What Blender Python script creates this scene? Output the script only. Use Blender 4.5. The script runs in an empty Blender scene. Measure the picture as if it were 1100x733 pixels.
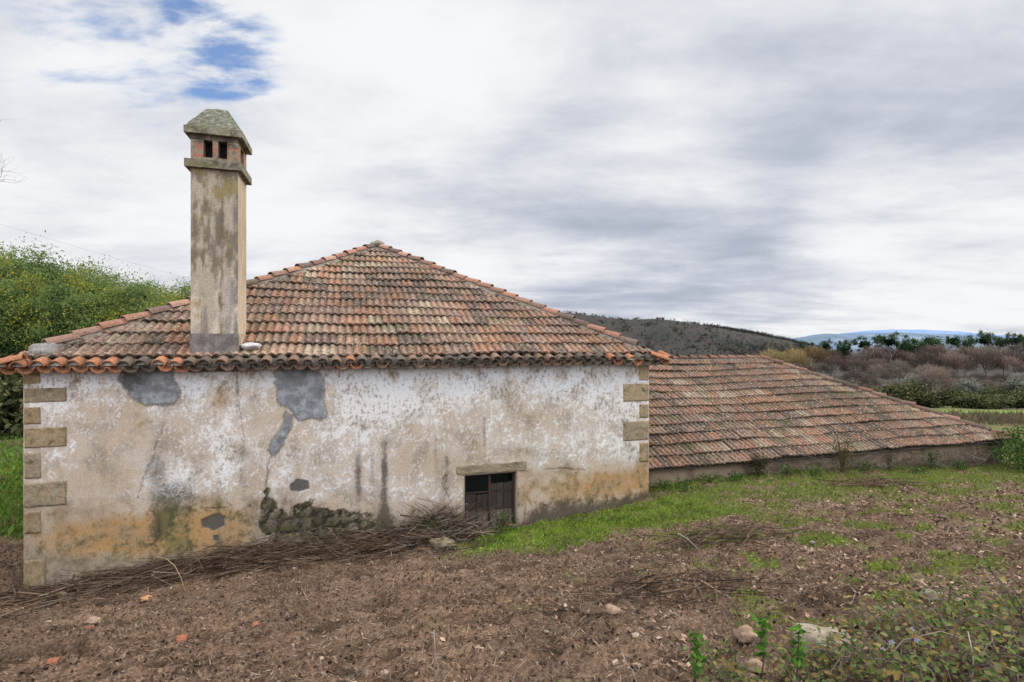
import bpy, bmesh, math, random
import numpy as np
from mathutils import Vector, Matrix

random.seed(7)
rng = np.random.default_rng(11)
scene = bpy.context.scene
COL = scene.collection
EYE = 3.4
TH = math.radians(17.0)
CT, ST = math.cos(TH), math.sin(TH)
PL = np.array([-6.86, 7.19])          # near left corner of the farmhouse on plan
W = 10.0                              # farmhouse width

# ------------------------------------------------------------------ noise
def _hash(ix, iy, seed):
    with np.errstate(over='ignore'):
        h = (ix.astype(np.int64) * 374761393 + iy.astype(np.int64) * 668265263 + seed * 1442695041) & 0xFFFFFFFF
        h = ((h ^ (h >> 13)) * 1274126177) & 0xFFFFFFFF
        h = h ^ (h >> 16)
    return (h & 0xFFFF) / 65535.0
def perlin(x, y, seed=0):
    x = np.asarray(x, float); y = np.asarray(y, float)
    x0 = np.floor(x); y0 = np.floor(y); fx = x - x0; fy = y - y0
    def g(ix, iy, dx, dy):
        a = _hash(ix, iy, seed) * 2 * np.pi
        return np.cos(a) * dx + np.sin(a) * dy
    u = fx * fx * fx * (fx * (fx * 6 - 15) + 10); v = fy * fy * fy * (fy * (fy * 6 - 15) + 10)
    a = g(x0, y0, fx, fy); b = g(x0 + 1, y0, fx - 1, fy)
    c = g(x0, y0 + 1, fx, fy - 1); d = g(x0 + 1, y0 + 1, fx - 1, fy - 1)
    return ((a + (b - a) * u) * (1 - v) + (c + (d - c) * u) * v) * 1.5
def fbm(x, y, seed=0, octs=4, gain=.5, lac=2.03):
    r = 0; a = 1; n = 0
    for i in range(octs):
        r = r + a * perlin(x, y, seed + i * 17); n += a
        x = x * lac + 3.1; y = y * lac + 1.7; a *= gain
    return r / n * 1.35
def ss(a, b, x):
    t = np.clip((x - a) / (b - a), 0, 1); return t * t * (3 - 2 * t)
def mix(a, b, f):
    f = np.asarray(f)[..., None]; return a * (1 - f) + np.asarray(b) * f
def lin(r, g, b):
    c = np.array([r, g, b]) / 255.0
    return np.where(c <= .04045, c / 12.92, ((c + .055) / 1.055) ** 2.4)

# ------------------------------------------------------------------ house frame <-> world
def loc2w(s, t):
    return PL[0] + s * CT - t * ST, PL[1] + s * ST + t * CT
def w2loc(x, y):
    dx = x - PL[0]; dy = y - PL[1]
    return dx * CT + dy * ST, -dx * ST + dy * CT
def wall_px(s, t, z):                 # picture position of a point on the house, used to lay out wall stains
    x, y = loc2w(s, t)
    return 550 + 550 * x / y, 368 - 550 * (z - EYE) / y
def wall_at(X, Y, t=0.0):             # point of the front wall plane seen at a photo position
    u = (X - 550) / 550
    s = (-PL[0] + t * ST + u * (PL[1] + t * CT)) / (CT - u * ST)
    y = PL[1] + s * ST + t * CT
    return s, EYE - (Y - 368) / 550 * y

# ------------------------------------------------------------------ tagging and mesh helpers
def tag(o, label=None, cat=None, group=None, kind=None):
    if label: o['label'] = label
    if cat: o['category'] = cat
    if group: o['group'] = group
    if kind: o['kind'] = kind
    return o
def empty(name, loc, rz=0):
    o = bpy.data.objects.new(name, None); COL.objects.link(o)
    o.location = loc; o.rotation_euler = (0, 0, rz); o.empty_display_size = .2
    return o
def make_mesh(name, V, F, mat, C=None, smooth=False):
    V = np.asarray(V, np.float32).reshape(-1, 3)
    me = bpy.data.meshes.new(name)
    if isinstance(F, np.ndarray):
        n, k = F.shape
        me.vertices.add(len(V)); me.vertices.foreach_set('co', V.ravel())
        me.loops.add(n * k); me.loops.foreach_set('vertex_index', F.astype(np.int32).ravel())
        me.polygons.add(n)
        me.polygons.foreach_set('loop_start', np.arange(0, n * k, k, dtype=np.int32))
        me.update(calc_edges=True)
    else:
        me.from_pydata(V.tolist(), [], F)
    if C is not None:
        C = np.asarray(C, np.float32)
        if C.shape[1] == 3: C = np.concatenate([C, np.ones((len(C), 1), np.float32)], 1)
        a = me.attributes.new('Col', 'FLOAT_COLOR', 'POINT'); a.data.foreach_set('color', C.ravel())
    if smooth:
        me.polygons.foreach_set('use_smooth', np.ones(len(me.polygons), bool))
    if mat: me.materials.append(mat)
    me.validate()
    return me
def link(name, me, parent=None):
    o = bpy.data.objects.new(name, me); COL.objects.link(o)
    if parent: o.parent = parent
    return o
class MB:
    def __init__(self): self.V = []; self.F = []; self.C = []
    def add(self, V, F, c):
        b = len(self.V); V = [tuple(v) for v in V]; self.V += V
        self.F += [tuple(i + b for i in f) for f in F]
        c = np.asarray(c, float)
        self.C += [tuple(c)] * len(V) if c.ndim == 1 else [tuple(q) for q in c]
    def build(self, name, mat, parent=None, smooth=False):
        return link(name, make_mesh(name, self.V, self.F, mat, np.array(self.C), smooth), parent)
    def box(self, x0, y0, z0, x1, y1, z1, c, bev=0.0, jit=0.0):
        if bev <= 0:
            V = [(x, y, z) for x in (x0, x1) for y in (y0, y1) for z in (z0, z1)]
            F = [(0, 1, 3, 2), (4, 6, 7, 5), (0, 4, 5, 1), (2, 3, 7, 6), (0, 2, 6, 4), (1, 5, 7, 3)]
            self.add(V, F, c); return
        bm = bmesh.new(); bmesh.ops.create_cube(bm, size=1)
        for v in bm.verts:
            v.co = Vector(((x0 + x1) / 2 + v.co.x * (x1 - x0), (y0 + y1) / 2 + v.co.y * (y1 - y0), (z0 + z1) / 2 + v.co.z * (z1 - z0)))
            if jit: v.co += Vector((random.uniform(-jit, jit), random.uniform(-jit, jit) * .4, random.uniform(-jit, jit)))
        bmesh.ops.bevel(bm, geom=bm.edges[:], offset=bev, segments=2, affect='EDGES')
        bm.verts.ensure_lookup_table()
        self.add([v.co for v in bm.verts], [[v.index for v in f.verts] for f in bm.faces], c); bm.free()
    def tube(self, pts, radii, c, n=5, cap=True):
        pts = [Vector(p) for p in pts]; k = len(pts); V = []; F = []
        for i, p in enumerate(pts):
            d = (pts[min(i + 1, k - 1)] - pts[max(i - 1, 0)])
            if d.length < 1e-9: d = Vector((0, 0, 1))
            d.normalize(); a = d.cross(Vector((.31, .2, .93)))
            if a.length < 1e-3: a = d.cross(Vector((1, 0, 0)))
            a.normalize(); b = d.cross(a)
            for j in range(n):
                w = 2 * math.pi * j / n
                V.append(p + (a * math.cos(w) + b * math.sin(w)) * radii[i])
        for i in range(k - 1):
            for j in range(n):
                F.append((i * n + j, i * n + (j + 1) % n, (i + 1) * n + (j + 1) % n, (i + 1) * n + j))
        if cap and n > 2: F.append(tuple(range(n - 1, -1, -1))); F.append(tuple((k - 1) * n + j for j in range(n)))
        self.add(V, F, c)
    def barrel(self, P0, P1, up, r0, r1, c, seg=7, span=170, th=.014, rimc=None):
        """half-round clay tile from P0 (lower end) to P1, open side away from up"""
        P0 = Vector(P0); P1 = Vector(P1); d = (P1 - P0).normalized(); up = Vector(up)
        up = (up - d * up.dot(d)).normalized(); sd = d.cross(up); V = []; F = []; n = seg + 1
        a0 = math.radians(span) / 2
        for (P, r) in ((P0, r0), (P1, r1), (P0, r0 - th), (P1, r1 - th)):
            for j in range(n):
                w = -a0 + 2 * a0 * j / seg
                V.append(P + up * (r * math.cos(w)) + sd * (r * math.sin(w)))
        for j in range(seg):
            F.append((j, j + 1, n + j + 1, n + j)); F.append((2 * n + j + 1, 2 * n + j, 3 * n + j, 3 * n + j + 1))
            F.append((j + 1, j, 2 * n + j, 2 * n + j + 1)); F.append((n + j, n + j + 1, 3 * n + j + 1, 3 * n + j))
        F.append((0, n, 3 * n, 2 * n)); F.append((seg, 2 * n + seg, 3 * n + seg, n + seg))
        C = np.tile(np.asarray(c, float), (len(V), 1))
        if rimc is not None: C[2 * n:] = rimc
        self.add(V, F, C)

# ------------------------------------------------------------------ materials
class NT:
    def __init__(self, name):
        self.m = bpy.data.materials.new(name); self.m.use_nodes = True
        self.t = self.m.node_tree; self.t.nodes.clear()
        self.out = self.n('ShaderNodeOutputMaterial')
    def n(self, typ, **kw):
        nd = self.t.nodes.new(typ)
        for k, v in kw.items():
            if k.startswith('i_'):
                nd.inputs[k[2:].replace('_', ' ')].default_value = v
            else: setattr(nd, k, v)
        return nd
    def l(self, a, b): self.t.links.new(a, b)
    def noise(self, vec, scale, detail=4, rough=.6, dist=0):
        nd = self.n('ShaderNodeTexNoise'); nd.inputs['Scale'].default_value = scale
        nd.inputs['Detail'].default_value = detail; nd.inputs['Roughness'].default_value = rough
        nd.inputs['Distortion'].default_value = dist
        if vec is not None: self.l(vec, nd.inputs['Vector'])
        return nd.outputs['Fac']
    def ramp(self, f, a, b, va=0, vb=1):
        nd = self.n('ShaderNodeMapRange', interpolation_type='SMOOTHSTEP')
        for k, v in zip(('From Min', 'From Max', 'To Min', 'To Max'), (a, b, va, vb)): nd.inputs[k].default_value = v
        self.l(f, nd.inputs['Value']); return nd.outputs['Result']
    def mixc(self, f, a, b, mode='MIX'):
        nd = self.n('ShaderNodeMix', data_type='RGBA', blend_type=mode)
        for idx, v in ((0, f), (6, a), (7, b)):
            if isinstance(v, bpy.types.NodeSocket): self.l(v, nd.inputs[idx])
            elif idx == 0: nd.inputs[0].default_value = v
            else: nd.inputs[idx].default_value = (*v, 1)
        return nd.outputs[2]
    def math(self, op, a, b=None):
        nd = self.n('ShaderNodeMath', operation=op)
        for i, v in enumerate((a, b)):
            if v is None: continue
            if isinstance(v, bpy.types.NodeSocket): self.l(v, nd.inputs[i])
            else: nd.inputs[i].default_value = v
        return nd.outputs[0]
    def attr(self, name='Col'):
        nd = self.n('ShaderNodeAttribute', attribute_name=name); return nd.outputs['Color']
    def obj(self): return self.n('ShaderNodeTexCoord').outputs['Object']
    def geo(self): return self.n('ShaderNodeNewGeometry').outputs['Position']
    def finish(self, color, rough=.9, bump=None, bstr=.3, bdist=.01, spec=.2):
        p = self.n('ShaderNodeBsdfPrincipled')
        if isinstance(color, bpy.types.NodeSocket): self.l(color, p.inputs['Base Color'])
        else: p.inputs['Base Color'].default_value = (*color, 1)
        if isinstance(rough, bpy.types.NodeSocket): self.l(rough, p.inputs['Roughness'])
        else: p.inputs['Roughness'].default_value = rough
        p.inputs['Specular IOR Level'].default_value = spec
        if bump is not None:
            b = self.n('ShaderNodeBump'); b.inputs['Strength'].default_value = bstr; b.inputs['Distance'].default_value = bdist
            self.l(bump, b.inputs['Height']); self.l(b.outputs[0], p.inputs['Normal'])
        self.l(p.outputs[0], self.out.inputs['Surface']); return self.m

def mat_speckled(name, scale=40, amp=.5, bump=.4, bdist=.006, rough=.95, detail=5, lichen=None):
    """attribute colour, broken up by fine noise; lichen = (pale colour, dark colour, scale, threshold)"""
    t = NT(name); v = t.obj(); c = t.attr()
    f = t.noise(v, scale, detail, .65)
    k = t.ramp(f, .25, .75, 1 - amp, 1 + amp)
    cc = t.n('ShaderNodeCombineColor')
    for i in range(3): t.l(k, cc.inputs[i])
    c = t.mixc(1.0, c, cc.outputs[0], 'MULTIPLY')
    if lichen:
        pale, dark, sc, th = lichen
        c = t.mixc(t.ramp(t.noise(v, sc, 6, .7, .4), th, th + .08), c, pale)
        c = t.mixc(t.ramp(t.noise(v, sc * .73, 6, .7, .8), th - .02, th + .1), c, dark)
    return t.finish(c, rough, f, bump, bdist)
def mat_leaf(name, trans=.35, rough=.6):
    t = NT(name); c = t.attr()
    d = t.n('ShaderNodeBsdfDiffuse'); tr = t.n('ShaderNodeBsdfTranslucent'); mx = t.n('ShaderNodeMixShader')
    mx.inputs[0].default_value = trans
    t.l(c, d.inputs['Color']); t.l(c, tr.inputs['Color']); t.l(d.outputs[0], mx.inputs[1]); t.l(tr.outputs[0], mx.inputs[2])
    t.l(mx.outputs[0], t.out.inputs['Surface']); return t.m
def mat_plain(name, amp=.25):
    t = NT(name); c = t.attr(); f = t.noise(t.obj(), 30, 4)
    k = t.ramp(f, .25, .75, 1 - amp, 1 + amp); cc = t.n('ShaderNodeCombineColor')
    for i in range(3): t.l(k, cc.inputs[i])
    return t.finish(t.mixc(1.0, c, cc.outputs[0], 'MULTIPLY'), .95)

M_WALL = mat_speckled('weathered_plaster', 60, .22, .35, .006)
M_STONE = mat_speckled('granite_block', 70, .35, .6, .006, lichen=((.30, .26, .19), (.10, .085, .05), 7, .56))
M_TILE = mat_speckled('clay_tile', 34, .55, .6, .006, lichen=((.30, .26, .195), (.05, .038, .028), 17, .55))
M_EAVE = mat_speckled('clay_eave_tile', 42, .40, .5, .006, lichen=((.30, .28, .20), (.035, .03, .026), 17, .60))
M_RIDGE = mat_speckled('clay_ridge_tile', 40, .38, .5, .006, lichen=((.33, .29, .23), (.06, .045, .035), 15, .60))
M_MORTAR = mat_speckled('lime_mortar', 40, .3, .5, .006, lichen=((.30, .28, .22), (.07, .065, .05), 10, .60))
M_CHIM = mat_speckled('chimney_render', 45, .32, .4, .005)
M_DARK = mat_plain('dark_board')
M_WOOD = mat_speckled('old_wood', 30, .4, .4, .004)
M_METAL = mat_speckled('rusty_iron', 60, .4, .3, .003)
M_TWIG = mat_plain('dry_twig', .3)
M_LITTER = mat_plain('dry_litter', .2)
M_BARK = mat_plain('bark', .4)
M_LEAF = mat_leaf('leaf', .3)
M_GRASS = mat_leaf('grass_blade', .35)
def mat_varied(name, lo, hi):
    t = NT(name); c = t.attr(); r = t.n('ShaderNodeObjectInfo').outputs['Random']; k = t.ramp(r, 0, 1, lo, hi); k2 = t.ramp(t.math('FRACT', t.math('MULTIPLY', r, 7.31)), 0, 1, .93, 1.08); cc = t.n('ShaderNodeCombineColor')
    t.l(k, cc.inputs[0]); t.l(t.math('MULTIPLY', k, k2), cc.inputs[1]); t.l(t.math('MULTIPLY', k, t.math('POWER', k2, .6)), cc.inputs[2])
    return t.finish(t.mixc(1.0, c, cc.outputs[0], 'MULTIPLY'), 1.0, spec=0)
M_BARE = mat_varied('bare_twigs', .6, 1.5); M_SCRUB = mat_varied('scrub_leaves', .42, .95)
M_ROCK = mat_speckled('field_rock', 14, .35, .8, .02, lichen=((.42, .38, .30), (.08, .075, .06), 6, .62))
M_HAZE = mat_plain('distant_hill', .12)

# glass of the old window
t = NT('dusty_glass')
gl = t.n('ShaderNodeBsdfGlossy'); gl.inputs['Roughness'].default_value = .12; gl.inputs['Color'].default_value = (.75, .82, .95, 1)
tp = t.n('ShaderNodeBsdfTransparent'); tp.inputs['Color'].default_value = (.80, .81, .84, 1)
fr = t.n('ShaderNodeFresnel'); fr.inputs['IOR'].default_value = 1.5
mx = t.n('ShaderNodeMixShader'); t.l(fr.outputs[0], mx.inputs[0]); t.l(tp.outputs[0], mx.inputs[1]); t.l(gl.outputs[0], mx.inputs[2])
t.l(mx.outputs[0], t.out.inputs['Surface']); M_GLASS = t.m

# ------------------------------------------------------------------ terrain
S_K = np.array([-40, 0, 3, 7.4, 9, 10, 12, 15, 21, 25, 60.])
H_K = np.array([-3.5, -3.58, -3.46, -3.36, -3.24, -3.12, -3.0, -3.08, -3.35, -3.5, -4.5])
Y_K = np.array([0, 13, 25, 40, 70, 100, 150, 220, 400, 1000, 3000, 9000.])
R_K = np.array([-3.3, -3.35, -4.4, -6.0, -8.3, -9.2, -9.6, -9.5, -14, -30, -50, -70.])
L_K = np.array([-3.4, -3.4, -3.4, -3.5, -5, -6, -6, -5, -12, -30, -50, -70.])
def ground_base(x, y):
    s, tt = w2loc(x, y)
    b = np.interp(s, S_K, H_K)
    f = np.clip(-tt / 8.88, 0, 2.2)
    near = b + (np.clip(f, 0, 1) ** 1.1 + np.clip(f - 1, 0, 2)) * (-1.45 - b)
    far = np.interp(y, Y_K, R_K) * ss(-12, 14, x) + np.interp(y, Y_K, L_K) * (1 - ss(-12, 14, x))
    w = ss(.5, 9, tt)
    return near * (1 - w) + far * w
def clods(x, y):
    s, tt = w2loc(x, y)
    nearness = np.exp(-(np.maximum(0, np.hypot(x, y - 5) - 9) / 9) ** 2)
    d = .055 * fbm(x * 1.1, y * 1.1, 3, 3) + .040 * fbm(x * 3.3, y * 3.3, 5, 4) + .075 * np.maximum(0, fbm(x * 6, y * 6, 8, 4)) + .030 * fbm(x * 15, y * 15, 9, 4, .6)
    # furrow left by a tyre, running across the bare soil
    yl = 4.35 + .30 * (x + 4.6) + .15 * perlin(x * .8, x * 0 + 2, 5)
    fm = ss(-6, -4.5, x) * (1 - ss(-1.6, -.8, x))
    d += fm * (-.13 * np.exp(-((y - yl) / .10) ** 2) + .08 * np.exp(-((y - yl - .2) / .12) ** 2)) * (0.7 + .8 * fbm(x * 2.5, y * 2.5, 6, 3))
    yl2 = 6.2 + .08 * (x - .5)
    fm2 = ss(.2, .9, x) * (1 - ss(2.6, 3.4, x))
    d += fm2 * .06 * fbm(x * 2, y * 7, 21, 3)
    d += .060 * fbm(s * .8, tt * 4.6, 23, 4) * ss(-6.5, -1.5, tt) * ss(.2, -.6, tt) + .03 * np.maximum(0, fbm(x * 2.1, y * 4.5, 25, 4))
    return d * nearness
def ground_z(x, y):
    x = np.asarray(x, float); y = np.asarray(y, float)
    return EYE + ground_base(x, y) + clods(x, y)
def grass_amount(x, y):
    s, tt = w2loc(x, y); d = -tt
    n = fbm(x * .8, y * .8, 31, 3); n2 = fbm(x * 1.7, y * 1.7, 37, 4); n3 = fbm(x * 5, y * 5, 39, 3)
    strip = ss(-.35, .35, 2.0 + .8 * n - d + (s - 8) * .05 + .4 * n3) * ss(5.2, 6.3, s + .5 * n - .25 * d) * (1 - ss(10.2, 11.2, s)) * ss(.03, .22, d + .12 * n3)
    right = ss(-.6, .8, 2.1 + 1.2 * n - d + .4 * n3) * ss(9.8, 10.6, s) * 0.85 * (1 - .85 * ss(-.05, .28, n2 + .5 * n3 - .05))
    patch = ss(.0, .34, n2 + .35 * n3 - .04 * (d - 3)) * ss(8.4, 10.2, s + .4 * d * .8) * ss(0, 2, d) * .8 * (1 - ss(5.5, 7.5, d))
    sparse = ss(.45, .75, n2 + .3 * n3) * .3 * ss(0, 1, d)
    back = ss(2.6, 3.4, tt + .5 * n) * ss(0.5, -.5, s)
    valley = ss(10, 16, tt) * ss(.0, .3, n + .15) * ss(16, 24, y)
    return np.clip(np.maximum.reduce([strip, right, patch, sparse, back, valley * .8]), 0, 1)

def graded(a, b, step, lo, hi, growth=1.13):
    c = list(np.arange(a, b + 1e-6, step)); st = step; x = b; up = []
    while x < hi: st *= growth; x += st; up.append(x)
    st = step; x = a; dn = []
    while x > lo: st *= growth; x -= st; dn.append(x)
    return np.array(dn[::-1] + c + up)
GX = graded(-9.5, 13.5, .034, -9000, 9000, 1.06); GY = graded(1.2, 11.0, .034, -300, 9500, 1.06)
gx, gy = np.meshgrid(GX, GY)
gz = ground_z(gx, gy)
s_, t_ = w2loc(gx, gy)
gr = grass_amount(gx, gy)
n1 = fbm(gx * .7, gy * .7, 41, 4); n2 = fbm(gx * 5, gy * 5, 43, 4); n3 = fbm(gx * .9, gy * .9, 47, 3); nf = fbm(gx * .03, gy * .03, 48, 4)
soil = np.tile(np.array([.132, .084, .056]), (*gx.shape, 1))
soil = mix(soil, [.052, .034, .023], ss(-.1, .5, n2)); soil = mix(soil, [.175, .112, .072], ss(.05, .5, n1 + .3 * n2) * .7)
soil = mix(soil, [.18, .125, .085], ss(0, 5, gx + .8 * n3) * ss(-.2, .4, n3 + .4 * n2) * .6)
soil = mix(soil, [.036, .024, .017], ss(0, .8, -clods(gx, gy) * 16 - .3) * .7); soil = mix(soil, [.06, .042, .03], ss(0, .45, fbm(gx * .55, gy * .9, 45, 4)) * .45)  # clod hollows darkened in the soil colour as shading
rk_ = fbm(s_ * .8, t_ * 4.6, 23, 4); soil = mix(soil, [.046, .029, .019], ss(.05, .5, -rk_) * .7); soil = mix(soil, [.185, .128, .088], ss(.1, .55, rk_ + .3 * n2) * .5)  # furrow shading painted into the soil: hollows darker, ridges lighter
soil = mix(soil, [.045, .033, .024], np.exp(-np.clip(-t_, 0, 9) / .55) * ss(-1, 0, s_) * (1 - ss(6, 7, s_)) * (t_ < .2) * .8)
g1 = mix(np.tile(np.array([.085, .12, .025]), (*gx.shape, 1)), [.12, .14, .04], ss(-.2, .4, n2))
far_f = ss(14, 25, t_)
nv = fbm(gx * .35, gy * .35, 55, 4); farc = mix(np.tile(np.array([.10, .085, .055]), (*gx.shape, 1)), [.16, .20, .055], ss(-.05, .2, fbm(gx * .05, gy * .05, 52, 3) - ss(60, 100, gy) * .4))
farc = mix(farc, [.085, .065, .055], ss(.0, .35, nv + .5 * fbm(gx * .02, gy * .12, 56, 3))); farc = mix(farc, [.06, .055, .048], ss(75, 110, gy)); farc = mix(farc, [.085, .10, .125], ss(900, 3500, gy))  # farthest ground tinted blue to stand in for distance haze
gc = mix(soil, np.array([.0, 0, 0]), 0 * gr); gc = gc * (1 - gr[..., None] * .8) + g1 * gr[..., None] * .8
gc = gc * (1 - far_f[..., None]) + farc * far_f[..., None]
strip_g = ss(44, 46, gy + 2 * nv) * (1 - ss(51, 54, gy)) * ss(18, 26, gx); gc = mix(gc, [.13, .19, .04], strip_g * .9)
back = ss(2.6, 3.4, t_) * ss(1, -1, s_) * (1 - ss(20, 40, t_))
gc = mix(gc, mix(np.tile(np.array([.07, .10, .03]), (*gx.shape, 1)), [.11, .10, .05], ss(-.1, .35, n1 + .4 * n2)), back * .85)
nx, ny = len(GX), len(GY)
idx = np.arange(nx * ny).reshape(ny, nx)
F = np.stack([idx[:-1, :-1], idx[:-1, 1:], idx[1:, 1:], idx[1:, :-1]], -1).reshape(-1, 4)
t = NT('bare_soil'); v = t.geo(); c = t.attr(); f = t.noise(v, 38, 6, .7); f2 = t.noise(v, 9, 5, .65)
k = t.ramp(f, .28, .72, .45, 1.55); cc = t.n('ShaderNodeCombineColor')
for i in range(3): t.l(k, cc.inputs[i])
c = t.mixc(1.0, c, cc.outputs[0], 'MULTIPLY')
c = t.mixc(t.ramp(t.noise(v, 55, 3, .6), .66, .72, 0, .5), c, (.30, .21, .14))
M_SOIL = t.finish(c, 1.0, t.math('ADD', f, f2), .7, .02, .05)
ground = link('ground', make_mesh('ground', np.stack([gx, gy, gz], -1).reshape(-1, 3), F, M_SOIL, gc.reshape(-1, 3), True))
tag(ground, kind='structure')

# ------------------------------------------------------------------ farmhouse
house = empty('farmhouse', (PL[0], PL[1], 0), TH)
tag(house, 'old single storey farmhouse with peeling whitewashed wall, hipped clay tile roof and tall chimney', 'house')
WT = EYE - .40      # wall top
D_HOUSE = 13.0
s_l, _z = wall_at(498, 507); s_r, _z2 = wall_at(556, 507)
WIN = (s_l, s_r, EYE - 3.30, EYE - 2.33)

def voronoi(x, y, seed):
    x0 = np.floor(x); y0 = np.floor(y); f1 = np.full(x.shape, 9.); f2 = np.full(x.shape, 9.); idn = np.zeros(x.shape)
    for i in (-1, 0, 1):
        for j in (-1, 0, 1):
            cx = x0 + i; cy = y0 + j; px = cx + .15 + .7 * _hash(cx, cy, seed); py = cy + .15 + .7 * _hash(cx, cy, seed + 9); d = np.hypot(px - x, py - y); v = _hash(cx, cy, seed + 21)
            new = d < f1; f2 = np.where(new, f1, np.minimum(f2, d)); idn = np.where(new, v, idn); f1 = np.where(new, d, f1)
    return f1, f2 - f1, idn
def poly_sd(X, Y, pts):
    """rough signed distance (positive inside) of a polygon in photo units"""
    pts = np.array(pts, float); d = np.full(X.shape, 1e9); inside = np.zeros(X.shape, bool)
    for i in range(len(pts)):
        a = pts[i]; b = pts[(i + 1) % len(pts)]
        e = b - a; w0 = X - a[0]; w1 = Y - a[1]
        h = np.clip((w0 * e[0] + w1 * e[1]) / (e @ e + 1e-9), 0, 1)
        d = np.minimum(d, np.hypot(w0 - e[0] * h, w1 - e[1] * h))
        c = ((a[1] > Y) != (b[1] > Y)) & (X < (b[0] - a[0]) * (Y - a[1]) / (b[1] - a[1] + 1e-12) + a[0])
        inside ^= c
    return np.where(inside, d, -d)
def line_d(X, Y, pts):
    d = np.full(X.shape, 1e9)
    for a, b in zip(pts[:-1], pts[1:]):
        a = np.array(a, float); b = np.array(b, float); e = b - a
        h = np.clip(((X - a[0]) * e[0] + (Y - a[1]) * e[1]) / (e @ e), 0, 1)
        d = np.minimum(d, np.hypot(X - a[0] - e[0] * h, Y - a[1] - e[1] * h))
    return d
def blob(X, Y, x, y, rx, ry): return np.exp(-(((X - x) / rx) ** 2 + ((Y - y) / ry) ** 2))
Z1 = lambda pts: [(x / 2.444, y / 2.444 + 360) for x, y in pts]

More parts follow.
